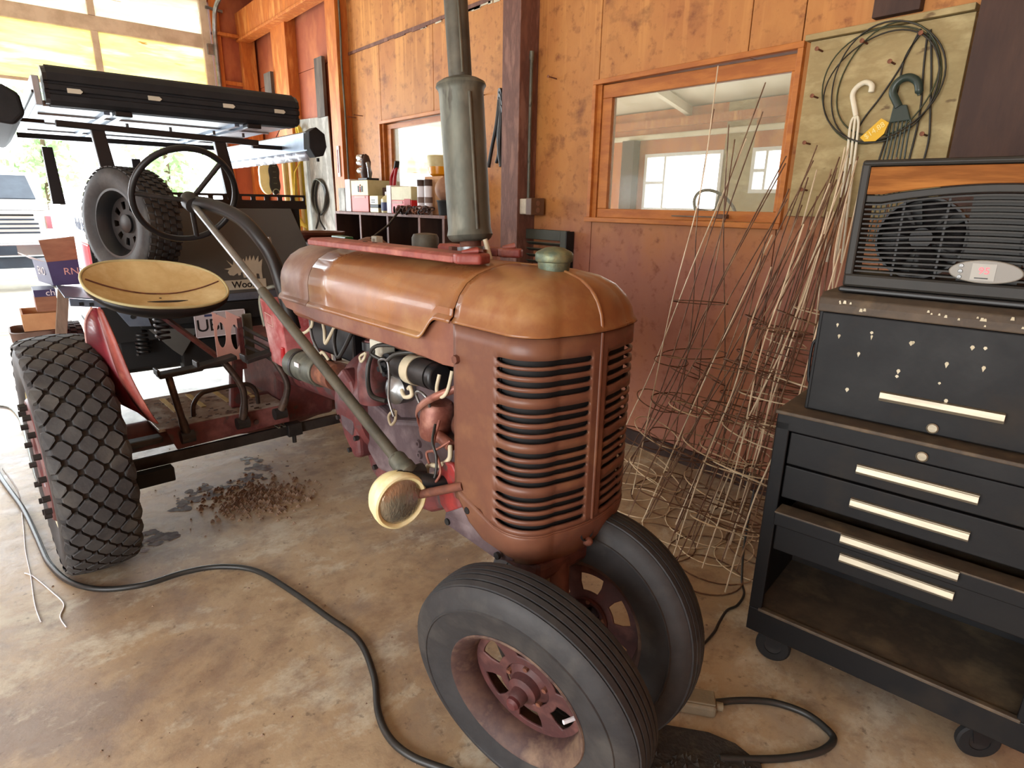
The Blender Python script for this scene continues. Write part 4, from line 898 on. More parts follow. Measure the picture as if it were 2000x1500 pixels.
pedal((-1.97,-.115,.60), (-1.93,-.080,.76), (-1.98,-.135,.92), (-1.98,-.262,.900), (-1.98,-.100,.930))
# shift quadrant plate with two oval openings
g = G()
for (y0, y1) in ((-.315,-.250), (-.250,-.185)):
    ym = (y0+y1)/2; out = []; hol = []
    for (f, (ya, za), (yb, zb)) in ((0,(y0,.86),(y1,.83)), (1,(y1,.83),(y1,1.075)), (2,(y1,1.075),(y0,1.115)), (3,(y0,1.115),(y0,.86))):
        for i in range(4): out.append((-2.2, ya+(yb-ya)*i/4, za+(zb-za)*i/4))
    for i in range(16):
        t = -PI*3/4 + 2*PI*i/16; hol.append((-2.2, ym+0.021*math.cos(t), 0.985-(ym+.25)*0.3+0.066*math.sin(t)))
    plate_hole(g, out, hol, 0.006, (-1,0,0))
fix_normals(g.build('shift_plate', 'print_pink', T))
G().bar((-2.215,-.19,.80), (-2.215,-.19,1.075), 0.03, 0.03).build('shift_post', 'cast_red', T, bevel=0.004)
G().bar((-2.22,-.25,.60), (-2.22,-.22,.86), 0.06, 0.05).build('shift_tower', 'cast_red', T, bevel=0.01)
g = G(); g.bar((-2.26,-.13,.84), (-2.26,-.13,1.08), 0.05, 0.012, (1,0,0)); g.build('quadrant', 'galv', T, bevel=0.01)
for k in range(3): G().tube(spline([(-2.2,-.17,1.02-.05*k), (-2.1,-.15,1.0-.045*k), (-1.98,-.11,.97-.05*k)], 5), 0.009, 8).build('control_rod', 'steel_dark', T, smooth=60)
# red tool box with embossed panel and wire bail
tb = G().prism([(-2.03,-.14,1.19),(-1.80,-.14,1.165),(-1.735,-.14,.875),(-1.945,-.14,.885)], (0,.22,0)).build('tool_box', 'cast_bright', T, bevel=0.006)
tb.data.materials[0] = pm('box_red_glare', (196,132,132), (158,70,72), (216,180,180), sc=3.5, rough=0.4, lo=0.3, hi=0.7)  # pale pink in the red puts the daylight glare into the colour
g = G(); q = [(-1.965,-.143,1.13),(-1.885,-.143,1.12),(-1.875,-.143,1.07),(-1.955,-.143,1.078)]
for i in range(4): g.bar(q[i], q[(i+1)%4], 0.004, 0.006, (0,1,0))
g.build('embossed_frame', 'print_pink', tb)
G().box((-1.80,-.15,.93),(-1.77,-.135,.985)).build('latch', 'red_plastic', tb, bevel=0.004)
G().tube(spline([(-2.02,-.13,1.05),(-2.045,-.13,1.18),(-2.0,-.1,1.24),(-1.9,-.02,1.25),(-1.84,.06,1.2)], 6), 0.01, 8).build('bail', 'galv', T, smooth=60)
# lower cross bar with clamp
G().bar((-2.1,-.78,.452), (-2.1,.55,.448), 0.022, 0.055).build('cross_bar', 'steel_dark', T, bevel=0.003)
cb = G().box((-2.13,-.04,.415),(-2.07,.04,.485)).build('bar_clamp', 'steel_dark', T, bevel=0.005)
G().cyl((-2.1,0.0,.415),(-2.1,0.0,.37),0.012,8).build('clamp_screw', 'steel_dark', cb)
for y in (-.09,-.06): G().box((-2.3,y,.478),(-2.08,y+.012,.484)).build('clip_strap', 'galv', cb)
G().box((-2.08,-.78,.36),(-2.02,-.62,.43)).build('bar_end', 'black_matte', T, bevel=0.006)

# steering: wheel, shaft, column arch, joint
SW = Vector((-2.10,-.392,1.667)); sn = Vector((0.895,.036,-.44)).normalized()
sw = bpy.data.objects.new('steering_wheel', None); C.objects.link(sw); sw.parent = T; sw.location = SW; sw.rotation_euler = orient(-sn); sw.empty_display_size = 0.1
G().tube(ring((0,0,0), 0.217, 64), 0.0135, 12, closed=True).build('wheel_rim', 'black_satin', sw, smooth=60, world_=False)
import mathutils
Ri = orient(-sn).to_matrix().inverted()
for d in ((0,-1,0.05), (0.1,0.85,1.0), (-0.2,0.25,-1)):
    v = Ri @ Vector(d); v.z = 0; v.normalize()
    G().tube(spline([Vector((0,0,-0.05)), v*0.07 + Vector((0,0,-0.035)), v*0.21], 6), [0.011]*13, 8).build('spoke', 'steel_dark', sw, smooth=60, world_=False)
fix_normals(G().lathe([(0,-0.07),(0.028,-0.07),(0.034,-0.045),(0.03,-0.02),(0.018,-0.005),(0,-0.002)], (0,0,0), (0,0,1), 20).build('hub', 'steel_dark', sw, smooth=40, world_=False))
SL_ = Vector((-0.485,-.32,.865)); S0 = SW + sn*0.06
mids = S0.lerp(SL_, 0.55)
G().tube([S0, S0.lerp(SL_, .5)], 0.015, 12).build('steering_shaft', 'steel', T, smooth=60)
G().tube([S0.lerp(SL_, .42), SL_], 0.019, 12).build('shaft_sleeve', 'galv_dark', T, smooth=60)
fix_normals(G().lathe([(0,0),(0.026,0),(0.03,0.01),(0.03,0.04),(0.034,0.045),(0.034,0.075),(0.02,0.09),(0,0.09)], SL_ - sn*0.05, sn, 20).build('shaft_joint', 'galv', T, smooth=40))
G().tube([SL_ + sn*0.03 + Vector((0,-.045,0)), SL_ + sn*0.03 + Vector((0,.05,0))], 0.024, 12).build('joint_yoke', 'steel_dark', T, smooth=60)
G().tube(spline([SL_ + sn*0.03, SL_ + sn*0.08 + Vector((0,.05,0)), (-0.36,-.15,.80)], 5), 0.022, 10).build('joint_fork', 'black_satin', T, smooth=60)
G().tube(spline([SW + sn*0.07, (-1.95,-.33,1.625), (-1.80,-.27,1.575), (-1.70,-.23,1.49), (-1.655,-.2,1.40), (-1.63,-.18,1.27), (-1.62,-.15,1.10)], 6), 0.030, 14).build('column_arch', 'black_paint', T, smooth=60)
fix_normals(G().lathe([(0,0),(0.038,0.01),(0.042,0.03),(0.036,0.07),(0,0.075)], SW + sn*0.03, sn, 18).build('column_head', 'steel_dark', T, smooth=45))
G().tube([(-1.94,-.1,1.485), (-1.90,-.1,1.36), (-1.86,-.08,1.25)], [0.009,0.009,0.007], 10).build('throttle_lever', 'steel', T, smooth=60)
# seat
SC = Vector((-2.5,-.465,1.237))
def seat_pt(r, t, lift=0.0):
    sg = lambda v, p: math.copysign(abs(v)**p, v)
    y = 0.315*r*sg(math.sin(t), .86); x = 0.200*r*sg(math.cos(t), .86)
    z = -0.48*x - 0.085*y - 0.075*(1 - r*r) + 0.0*r
    return SC + Vector((x, y, z + lift))
rows = [[seat_pt(r, 2*PI*k/48) for k in range(48)] for r in (0.02,.15,.3,.45,.6,.72,.82,.9,.96,1.0)]
g = G().grid(rows, wrap=True); fix_normals(g.build('seat_cushion', 'seat_tan', T, smooth=70))
rows = [[seat_pt(r, 2*PI*k/48, -dz) for k in range(48)] for r, dz in ((1.0,0.0),(1.03,.006),(1.035,.022),(1.02,.032),(.9,.05),(.6,.06),(.05,.06))]
fix_normals(G().grid(rows, wrap=True).build('seat_pan', 'black_paint', T, smooth=60))
G().tube([seat_pt(1.025, 2*PI*k/48, -0.004) for k in range(48)], 0.007, 8, closed=True).build('seat_piping', 'can_buff', T, smooth=60)
G().tube([seat_pt(math.sqrt((0.62*math.cos(t))**2*0 + 0.001 + (abs(y))**2 + 0.02), math.atan2(y, -0.12), 0.004) for y, t in [(-0.95+0.1*i, 0) for i in range(20)]], 0.0035, 6).build('seat_crease', 'rust', T, smooth=60)
g = G(); g.bar(SC+Vector((0.0,-.2,-.10)), SC+Vector((0.0,.2,-.12)), 0.09, 0.05); g.build('seat_bracket', 'steel_dark', T, bevel=0.006)
G().bar(SC+Vector((.02,-.05,-.12)), (-2.40,-.2,.78), 0.09, 0.02).build('seat_spring', 'cast_red', T, bevel=0.004)
g = G()
for k in range(40): pass
hel = [SC + Vector((0.03+0.03*math.cos(k*0.9), -0.02+0.03*math.sin(k*0.9), -.13-.004*k)) for k in range(40)]
G().tube(hel, 0.008, 6).build('coil_spring', 'steel_dark', T, smooth=60)
# headlight with bar, wires
HL = Vector((-0.425,-.372,.79)); hn = Vector((0.998,-.05,-.06)).normalized()
fix_normals(G().lathe([(0,-.09),(0.045,-.088),(0.07,-.074),(0.082,-.05),(0.085,-.03),(0.085,-.022),(0.088,-.020),(0.089,-.004),(0.087,0.004),(0.081,0.007),(0.074,0.004),(0.070,-0.002)], HL, hn, 40).build('headlight', 'cream_paint', T, smooth=45))
fix_normals(G().lathe([(0.072,0.0),(0.06,0.008),(0.03,0.016),(0,0.018)], HL, hn, 40).build('headlight_lens', 'lens_glass', T, smooth=60))
G().tube([HL + Vector((-.03,.05,-.01)), (-0.30,-.235,.845)], 0.014, 12).build('lamp_bar', 'rust', T, smooth=60)
for pts, m in (([(-0.46,-.20,1.0),(-0.44,-.24,.93),(-0.40,-.25,.90),(-0.38,-.26,.86),(-0.42,-.28,.80),(-0.45,-.32,.77)], 'copper'),
               ([(-0.47,-.21,.985),(-0.43,-.25,.95),(-0.405,-.255,.91),(-0.40,-.265,.85),(-0.43,-.29,.79)], 'hose_black'),
               ([(-0.40,-.205,.95),(-0.43,-.24,.92),(-0.47,-.245,.90),(-0.45,-.25,.87)], 'copper')):
    G().tube(spline(pts, 6), 0.0045, 8).build('lamp_wire', m, T, smooth=60)
# ---------------------------------------------------------------- red bars lying on the hood
def tl(p): return Matrix.Rotation(TA, 4, 'Z') @ Vector(p) + TO
def red_bar(label, a, b, w):
    a = Vector(a); b = Vector(b)
    t = thing('metal_bar', label, 'metal bar', tl((a+b)/2), group='red painted bars on the hood')
    A, B = tl(a), tl(b); d = (B-A).normalized(); s = Vector((-d.y, d.x, 0))
    z = Vector((0,0,1))
    pr = [A - s*w*.5 - z*.012, A + s*w*.5 - z*.012, A + s*w*.5 + z*.008, A + s*w*.36 + z*.014, A - s*w*.36 + z*.014, A - s*w*.5 + z*.006]
    G().prism(pr, B-A).build('channel', 'bar_red', t, bevel=0.003)
    e = [(-.5,-.012),(.5,-.012),(.5,.012),(-.5,.012)]
    h = G(); c = B
    h.prism([c - s*w*.5 - z*.013, c - s*w*.62 - z*.013 + d*.03, c - s*w*.2 - z*.013 + d*.085, c + s*w*.3 - z*.013 + d*.07, c + s*w*.5 - z*.013 - d*.005], (0,0,0.03))
    h.build('hook_end', 'bar_red', t, bevel=0.008, seg=3)
    G().tube([c + d*.01 - s*w*.25 + z*.018, c + d*.045 + z*.024, c + d*.03 + s*w*.3 + z*.018], [0.006,0.012,0.006], 8).build('hook_claw', 'bar_red', t, smooth=60)
    for k in (0.35, 0.42): G().box(tuple(A.lerp(B,k)+s*w*.1+z*.0135-Vector((.012,.004,0))), tuple(A.lerp(B,k)+s*w*.1+z*.0155+Vector((.012,.004,0)))).build('slot', 'black_matte', t)
red_bar('long red painted steel bar lying along the top of the hood', (-1.30,-.15,1.503), (-.44,-.105,1.497), 0.11)
red_bar('short red painted steel bar on the hood beside the muffler base', (-.86,.125,1.497), (-.575,.165,1.494), 0.07)

# ---------------------------------------------------------------- rolling cabinet, chest, fan
CO = (-0.906, 1.945, 0.0); CA = math.radians(8.8)
cab = thing('rolling_tool_cabinet', 'black rolling tool cabinet with four handled drawers and open bottom bay', 'tool cabinet', CO, CA, local=True)
WD, DP = 0.83, 0.44
G().box((0,0.0,.13),(.02,DP,1.0)).build('side_panel', 'chest_paint', cab, bevel=0.004)
G().box((WD-.02,0.0,.13),(WD,DP,1.0)).build('side_panel', 'chest_paint', cab, bevel=0.004)
G().box((.02,DP-.015,.13),(WD-.02,DP,1.0)).build('back_panel', 'chest_paint', cab)
G().box((.02,.012,.215),(WD-.02,DP-.015,.23)).build('bottom_shelf', 'chest_dusty_lit', cab)
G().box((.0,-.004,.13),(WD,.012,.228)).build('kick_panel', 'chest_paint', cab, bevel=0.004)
G().box((.035,-.010,.224),(WD-.035,.012,.236)).build('shelf_lip', 'chest_dusty_lit', cab, bevel=0.003)
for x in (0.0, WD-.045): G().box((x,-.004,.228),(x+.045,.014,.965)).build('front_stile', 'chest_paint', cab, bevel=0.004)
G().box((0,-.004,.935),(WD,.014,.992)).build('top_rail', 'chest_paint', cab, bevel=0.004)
G().box((-.005,-.012,.990),(WD+.005,DP+.005,1.003)).build('top_tray', 'chest_dusty_lit', cab, bevel=0.004)
def drawer(z0, z1, yf, hz, mat='chest_paint'):
    d = G().box((.05,yf,z0+.003),(WD-.05,yf+.02,z1-.003)).build('drawer', mat, cab, bevel=0.004)
    G().box((.06,yf+.02,z0+.01),(WD-.06,.40,z0+.016)).build('drawer_tray', 'chest_dusty_lit', d)
    G().box((.262,yf-.014,hz+.012),(.575,yf,hz+.016)).build('drawer_handle', 'alu_handle', d)
    h = [(.262,yf-.001,hz+.014),(.262,yf-.016,hz+.012),(.262,yf-.020,hz-.006),(.262,yf-.015,hz-.014),(.262,yf-.011,hz-.006),(.262,yf-.012,hz+.007),(.262,yf-.001,hz+.009)]
    G().prism(h, (.313,0,0)).build('drawer_handle', 'alu_handle', d, bevel=0.001)
drawer(.815,.935,0.0,.868); drawer(.690,.815,0.0,.750); drawer(.600,.655,-.045,.640); drawer(.485,.600,0.0,.550)
G().box((.05,-.047,.650),(WD-.05,.03,.656)).build('drawer_rim', 'chest_dusty_lit', cab, bevel=0.002)
def lock(parent, x, y, z): 
    G().lathe([(0,0),(.010,0),(.015,.002),(.016,.007),(.013,.010),(.012,.006),(.004,.006),(0,.006)], (x,y,z), (0,-1,0), 20).build('lock', 'alu_handle', parent, smooth=40)
lock(cab, .422, -.004, .957)
def caster(x, y, rz):
    e = bpy.data.objects.new('caster', None); C.objects.link(e); e.parent = cab; e.location = (x, y, 0); e.rotation_euler = (0,0,rz); e.empty_display_size = .05
    fix_normals(G().lathe([(.030,-.014),(.056,-.014),(.062,-.008),(.062,.008),(.056,.014),(.030,.014)], (0,0,.062), (0,1,0), 32, closed=True).build('wheel', 'black_matte', e, smooth=40, world_=False))
    G().lathe([(0,-.010),(.031,-.010),(.031,.010),(0,.010)], (0,0,.062), (0,1,0), 20).build('hub', 'steel_dark', e, smooth=40, world_=False)
    g = G()
    for s in (-1,1): g.prism([(-.02,s*.018,.062),(.02,s*.018,.062),(.035,s*.018,.128),(-.035,s*.018,.128)], (0,s*.004,0))
    g.box((-.04,-.03,.122),(.04,.03,.131)); g.build('fork', 'black_satin', e, world_=False)
for x, y, r in ((.09,.06,.15),(.72,.06,.5),(.09,.37,.1),(.72,.37,.2)): caster(x, y, r)

chest = thing('tool_chest', 'black steel tool chest with white paint flecks standing on the cabinet', 'tool chest', tuple(Matrix.Rotation(CA,4,'Z') @ Vector((.06,.07,1.004)) + Vector(CO)), CA, local=True)
cw, cdp = .74, .35
G().box((0,.004,0),(.018,cdp,.335)).build('side_panel', 'chest_paint', chest, bevel=0.003)
G().box((cw-.018,.004,0),(cw,cdp,.335)).build('side_panel', 'chest_paint', chest, bevel=0.003)
G().box((.018,cdp-.012,0),(cw-.018,cdp,.335)).build('back_panel', 'chest_paint', chest)
fp = G().box((.010,-.004,.003),(cw-.004,.012,.333)).build('front_panel', 'chest_paint', chest, bevel=0.004)
G().prism([(.215,-.004,.110),(.215,-.020,.108),(.215,-.024,.090),(.215,-.018,.080),(.215,-.014,.088),(.215,-.004,.102)], (.31,0,0)).build('handle', 'alu_handle', fp, bevel=0.001)
lock(fp, .366, -.004, .024)
G().prism([(-.004,-.012,.335),(-.004,cdp+.004,.335),(-.004,cdp+.004,.375),(-.004,cdp-.03,.395),(-.004,.03,.395),(-.004,-.004,.380),(-.004,-.012,.36)], (cw+.008,0,0)).build('lid', 'chest_dusty_lit', chest, bevel=0.004)
G().tube(spline([(-.002,.12,.06),(-.03,.12,.07),(-.034,.12,.20),(-.002,.12,.22)],5), .005, 8).build('side_handle', 'black_satin', chest, smooth=60)
g = G()
rnd = random.Random(3)
for (x, z) in [(.061,.298),(.071,.263),(.16,.285),(.162,.275),(.273,.273),(.268,.27),(.415,.281),(.444,.283),(.451,.228),(.135,.215),(.249,.162),(.25,.18),(.358,.163),(.121,.093),(.383,.115),(.365,.224)]:
    r = rnd.uniform(.003,.006); h = rnd.uniform(.004,.014); g.prism([(x-r,-.0045,z),(x,-.0045,z-h),(x+r,-.0045,z),(x+r*.5,-.0045,z+r),(x-r*.5,-.0045,z+r)], (0,-.0015,0))
for k in range(26):
    x = rnd.uniform(.03,.7); z = rnd.uniform(.345,.376); r = rnd.uniform(.002,.005); g.prism([(x-r,-.0125,z-r),(x+r,-.0125,z-r),(x+r*.6,-.0125,z+r),(x-r*.6,-.0125,z+r)], (0,-.0015,0))
o = g.build('paint_flecks', 'white_fleck', chest); o['kind'] = 'stuff'

FO = Vector((.105,.10,1.404))
fan = thing('window_fan', 'dark twin window fan with wood-grain strip and red 95 display on the chest', 'fan', tuple(Matrix.Rotation(CA,4,'Z') @ FO + Vector(CO)), CA, local=True)
fw_, fh, fd = .715, .395, .11
G().box((-.006,-.012,0),(fw_+.006,fd+.01,.016)).build('base', 'black_satin', fan, bevel=0.005)
G().box((0,0,.016),(fw_,fd,.058)).build('frame_bottom', 'olive_plastic', fan, bevel=0.008)
G().box((0,0,.376),(fw_,fd,.395)).build('frame_top', 'olive_plastic', fan, bevel=0.008)
for x in (0, fw_-.026): G().box((x,0,.05),(x+.026,fd,.385)).build('frame_side', 'olive_plastic', fan, bevel=0.006)
def arch(x): return 0.030*max(0, math.sin(PI*min(1,max(0,(x-.07)/(fw_-.14)))))**0.9
xs_ = [.027+ (fw_-.054)*i/32 for i in range(33)]
ws = [(x,-.004,.374) for x in xs_] + [(x,-.004,.296+arch(x)) for x in reversed(xs_)]
G().prism(ws, (0,.02,0)).build('wood_strip', 'wood_veneer', fan, bevel=0.002)
rows = [[(x, .0, .296+arch(x)-.001), (x, .0, .276+arch(x))] for x in xs_]
G().prism([(x,.0,.294+arch(x)) for x in xs_] + [(x,.0,.272+arch(x)) for x in reversed(xs_)], (0,.03,0)).build('brow', 'olive_plastic', fan, bevel=0.003)
nl = 15
for k in range(nl):
    f = (k+.5)/nl; z = .060 + (.274-.060)*f
    pts = [(x, .004, z + arch(x)*f) for x in xs_]
    g = G(); g.grid([[Vector(p)+Vector((0,0,-.0028)), Vector(p)+Vector((0,.022,.002)), Vector(p)+Vector((0,.022,.005)), Vector(p)+Vector((0,0,.0022))] for p in pts], wrap=True)
    fix_normals(g.build('louver', 'olive_plastic', fan, smooth=40))
for (cx) in (.182, .533):
    fix_normals(G().lathe([(.112,.03),(.118,.03),(.118,.095),(.112,.095)], (cx,0,.172), (0,1,0), 40, closed=True).build('shroud', 'fan_dark', fan, smooth=40))
    fix_normals(G().lathe([(0,.04),(.03,.04),(.034,.05),(.034,.09),(0,.09)], (cx,0,.172), (0,1,0), 24).build('motor_hub', 'fan_dark', fan, smooth=40))
    for k in range(5):
        a = 2*PI*k/5; rows = []
        for r in (.03,.06,.09,.108):
            rows.append([(cx+r*math.cos(a+da), .05+.03*i/4, .172+r*math.sin(a+da)) for i, da in enumerate((-.45,-.22,0,.25,.5))])
        G().grid(rows).build('blade', 'fan_dark', fan, smooth=60, solid=.003)
    for dx in (-.055, .055): G().box((cx+dx-.003,.024,.055),(cx+dx+.003,.03,.29)).build('guard_bar', 'fan_dark', fan)
    G().lathe([(0,.098),(.113,.098),(.113,.1),(0,.1)], (cx,0,.172), (0,1,0), 32).build('rear_guard', 'fan_dark', fan)
G().box((.29,.03,.055),(.43,.05,.30)).build('center_panel', 'olive_plastic', fan)
G().box((.62,.03,.055),(.69,.05,.30)).build('end_panel', 'olive_plastic', fan)
el = [(.357+.085*math.cos(2*PI*k/40), -.008, .088+.034*math.sin(2*PI*k/40)*(1.0 if math.sin(2*PI*k/40) > 0 else .9)) for k in range(40)]
cp = G().prism(el, (0,.02,0)).build('control_panel', 'grey_plastic', fan, bevel=0.003)
G().box((.325,-.010,.066),(.380,-.006,.112)).build('display_window', 'display', cp)
text('95', 'display_digits', .026, 'led_red', frame((.354,-.0105,.092), (1,0,0), (0,0,1)), cp, kern=1.05)
for z in (.072,.088,.103): G().lathe([(0,0),(.006,0),(.005,.004),(0,.005)], (.300,-.008,z), (0,-1,0), 14).build('button', 'steel', cp, smooth=50)
G().box((.335,-.011,.0705),(.366,-.0095,.0735)).build('slider', 'steel_dark', cp)

# ---------------------------------------------------------------- plywood hanging board with wire, hooks, tag, nails
pb = G().box((-1.64, W-.035, 1.62), (-.957, W-.001, 2.452)).build('plywood_board', 'ply_raw', None, bevel=0.002)
tag(pb, 'unpainted plywood board with knots beside the large window', 'board')
G().box((-1.66, W-.06, 2.455), (-.957, W-.001, 2.482)).build('ledge', 'ply_raw', None, bevel=0.003)['kind'] = 'structure'
bpy.data.objects['ledge'].name = 'trim_6'
def nail(p, d, where, ln=.075):
    p = Vector(p); d = Vector(d).normalized()
    o = G().tube([p, p+d*ln], .0045, 8); o.lathe([(0,0),(.010,0),(.010,.004),(0,.004)], p+d*ln, d, 10)
    tag(o.build('nail', 'rust', None, smooth=40), where, 'nail', 'rusty nails driven into the wall')
nd = (0,-1,.04)
for k, p in enumerate([(-1.575,W-.037,2.40),(-1.565,W-.037,2.19),(-1.57,W-.037,1.975),(-1.05,W-.037,1.98),(-1.37,W-.037,2.40),(-1.55,W-.037,1.75),(-1.13,W-.037,2.39),(-1.235,W-.037,2.295)]):
    nail(p, nd, 'rusty nail sticking out of the unpainted plywood board', .06)
nail((-3.50,W-.001,2.53), (.1,-1,.03), 'rusty nail in the orange wall between post and large window', .09)
nail((-4.36,W-.001,2.52), (.1,-1,.0), 'rusty nail in the orange wall right of the muffler', .09)
nail((-6.70,W-.001,2.55), (-.5,-1,.1), 'rusty nail pair above the shelf left of the small window', .09); nail((-6.55,W-.001,2.555), (-.5,-1,.1), 'rusty nail pair above the shelf left of the small window', .09)

coil = thing('wire_coil', 'loose coil of thin dark wire hung on a nail of the plywood board', 'wire', (-1.27, W-.06, 1.9))
for k, (cx, cz, rx, rz, dy) in enumerate(((-1.29,2.21,.245,.245,-.062),(-1.26,2.215,.235,.25,-.068),(-1.25,2.22,.215,.235,-.058),(-1.272,2.195,.242,.232,-.075))):
    pts = []
    for i in range(48):
        a = 2*PI*i/48; w_ = 1+.025*math.sin(3*a+k*1.7)
        pts.append((cx+rx*w_*math.cos(a), W+dy+.012*math.sin(2*a+k), cz+rz*w_*math.sin(a)))
    G().tube(pts, .0036, 6, closed=True).build('wire_loop', 'wire_black' if k % 2 else 'wire_green', coil, smooth=60)
for pts in ([(-1.15,2.42),(-1.203,2.279),(-1.267,2.159),(-1.337,2.044),(-1.36,1.9)], [(-1.14,2.41),(-1.19,2.318),(-1.198,2.194),(-1.204,2.044),(-1.23,1.85)],
            [(-1.12,2.40),(-1.11,2.265),(-1.093,2.119),(-1.091,2.0),(-1.1,1.85)], [(-1.11,2.41),(-1.08,2.261),(-1.056,2.115),(-1.035,1.966),(-1.04,1.86)]):
    G().tube(spline([(x, W-.05, z) for x, z in pts], 6), .0045, 6).build('wire_strand', 'wire_black', coil, smooth=60)
hk = thing('plant_hanger', 'white plastic plant hanger hooked over a nail of the plywood board', 'hanger', (-1.35, W-.07, 1.9))
Y = W-.066
G().tube(spline([(-1.305,Y,2.18),(-1.307,Y,2.212),(-1.336,Y,2.228),(-1.368,Y,2.215),(-1.386,Y,2.183),(-1.372,Y,2.135),(-1.355,Y,2.085)],6), [.006]+[.013]*6+[.012]*30, 10).build('hook', 'plastic_white', hk, smooth=60)
for dx in (-.018,0,.018): G().tube(spline([(-1.355,Y,2.09),(-1.354+dx,Y-.004,2.05),(-1.345+dx,Y-.006,1.9),(-1.335+dx*1.2,Y-.01,1.6),(-1.34+dx*2,Y-.01,1.4)],5), .006, 8).build('prong', 'plastic_white', hk, smooth=60)
hk = thing('plant_hanger', 'dark green plastic plant hanger with many strings hooked on the plywood board', 'hanger', (-1.16, W-.08, 1.7))
Y = W-.074
G().tube(spline([(-1.098,Y,2.145),(-1.112,Y,2.196),(-1.145,Y,2.222),(-1.178,Y,2.222),(-1.203,Y,2.20),(-1.208,Y,2.168),(-1.19,Y,2.135),(-1.172,Y,2.105)],6), [.008]*2+[.017]*41, 10).build('hook', 'plastic_green', hk, smooth=60)
G().prism([(-1.195,Y-.006,2.115),(-1.14,Y-.006,2.112),(-1.112,Y-.006,2.045),(-1.20,Y-.006,2.04)], (0,.016,0)).build('hook_body', 'plastic_green', hk, bevel=.004)
for k in range(6):
    x = -1.195+k*.0165; G().tube(spline([(x,Y,2.045),(x+.002,Y-.004,1.95),(x-.01+.004*k,Y-.01,1.75),(x-.03+.008*k,Y-.01,1.5)],5), .004, 6).build('string', 'plastic_green', hk, smooth=60)
tg = G().prism([(-1.312,W-.088,1.985),(-1.232,W-.088,2.062),(-1.197,W-.088,2.041),(-1.21,W-.088,1.994),(-1.241,W-.088,1.965),(-1.29,W-.088,1.966)], (0,.003,0)).build('price_tag', 'tag_yellow', None)
tag(tg, 'yellow price tag hanging beside the white plant hanger', 'tag')
text('$14.88', 'price_lettering', .034, 'tag_print', Matrix.Translation((-1.252, W-.0893, 2.01)) @ frame((0,0,0), (1,0,.72), (-.72,0,1)), tg)
# black strap tool by the post
lb = thing('load_binder', 'black hinged hand tool hanging on the wall beside the middle post', 'hand tool', (-4.1, W-.06, 1.93))
for (pts, r) in (([(-4.06,2.50),(-4.075,2.30),(-4.09,2.1),(-4.06,1.95)], .022), ([(-4.10,2.45),(-4.13,2.28),(-4.19,2.1),(-4.235,1.95)], .016), ([(-4.07,2.4),(-4.11,2.2),(-4.10,2.06),(-4.13,1.98)], .014)):
    G().tube(spline([(x, W-.05, z) for x, z in pts], 6), r, 8).build('handle', 'black_satin', lb, smooth=60)
for z in (2.50,2.46,2.42,2.375): G().lathe([(.012,-.010),(.034,-.010),(.034,.010),(.012,.010)], (-4.075+.01*math.sin(z*40),W-.055,z), (.3,1,.1), 14, closed=True).build('chain_link', 'black_satin', lb, smooth=40)

# louvred shutter leaning by the post
sh = thing('louvered_shutter', 'dark green louvered shutter leaning on the wall beside the middle post', 'shutter', (-3.52, W-.06, 0))
ys0, ys1 = W-.085, W-.04
for x in (-3.775,-3.315): G().box((x,ys0,0),(x+.06,ys1,1.475)).build('stile', 'shutter_green', sh, bevel=.003)
for z in (0,.72,1.40): G().box((-3.715,ys0,z),(-3.315,ys1,z+.075)).build('rail', 'shutter_green', sh, bevel=.003)
for k in range(28):
    z = .10 + k*.047
    if .69 < z < .80: continue
    G().bar((-3.715,(ys0+ys1)/2,z), (-3.315,(ys0+ys1)/2,z), .038, .007, (0,.6,1)).build('slat', 'shutter_green', sh)
G().box((-3.255,ys0,0),(-3.245,ys1+.03,1.47)).build('edge_strip', 'black_matte', sh)

# ---------------------------------------------------------------- tomato cages
def cage(base, top, r0, r1, nr, h, legs, seed, label, mats=('wire_rust','wire_rust','wire_bright')):
    """wide ring stands on the floor, spikes point up; the axis runs from base to top"""
    rn = random.Random(seed); b = Vector(base); a = (Vector(top)-b); ln = a.length; d = a.normalized()
    u = Vector((1,0,0)) - d*d.x; u.normalize(); w_ = d.cross(u)
    t = thing('tomato_cage', label, 'wire cage', tuple(base), group='wire tomato cages leaning by the wall')
    ph = rn.uniform(0,6)
    for i in range(nr):
        f = i/(nr-1); r = r0+(r1-r0)*f; c = b + d*(.004+h*f)
        pts = [c + (u*math.cos(2*PI*k/28)*(1+.05*math.sin(ph+i)) + w_*math.sin(2*PI*k/28))*r*(1+.02*math.sin(3*2*PI*k/28+ph)) + d*(.015*math.sin(2*PI*k/28+i*2+ph) if i else 0) for k in range(28)]
        if i == 0: pts = [Vector((p.x,p.y,max(.005,p.z*0.0+.005))) for p in pts]
        G().tube(pts, .0032, 5, closed=True).build('ring', rn.choice(mats), t, smooth=60)
    for k in range(legs):
        an = 2*PI*k/legs+ph; pts = []
        wob = rn.uniform(-.06,.06); wob2 = rn.uniform(-.05,.05); tl_ = ln*rn.uniform(.86,1.06)
        for f, rr in ((0,r0),(h/ln*.5,(r0+r1)/2),(h/ln,r1),((h/ln+1)/2,r1*.55),(1,r1*.35)):
            s_ = (wob if f > .5 else 0); q = b + d*(tl_*f) + (u*math.cos(an)+w_*math.sin(an))*rr + (u*s_ + w_*wob2*(1 if f > .8 else 0))
            q.z = max(q.z, .005); q.y = min(q.y, W-.07 if q.z > 1.5 else W-.03); pts.append(q)
        G().tube(spline(pts, 6), .0034, 5).build('upright', rn.choice(mats), t, smooth=60)
    return t
cage((-1.85,2.86,0), (-1.95,3.05,2.30), .27, .15, 5, 1.15, 4, 1, 'upright wire tomato cage standing in front of the large window')
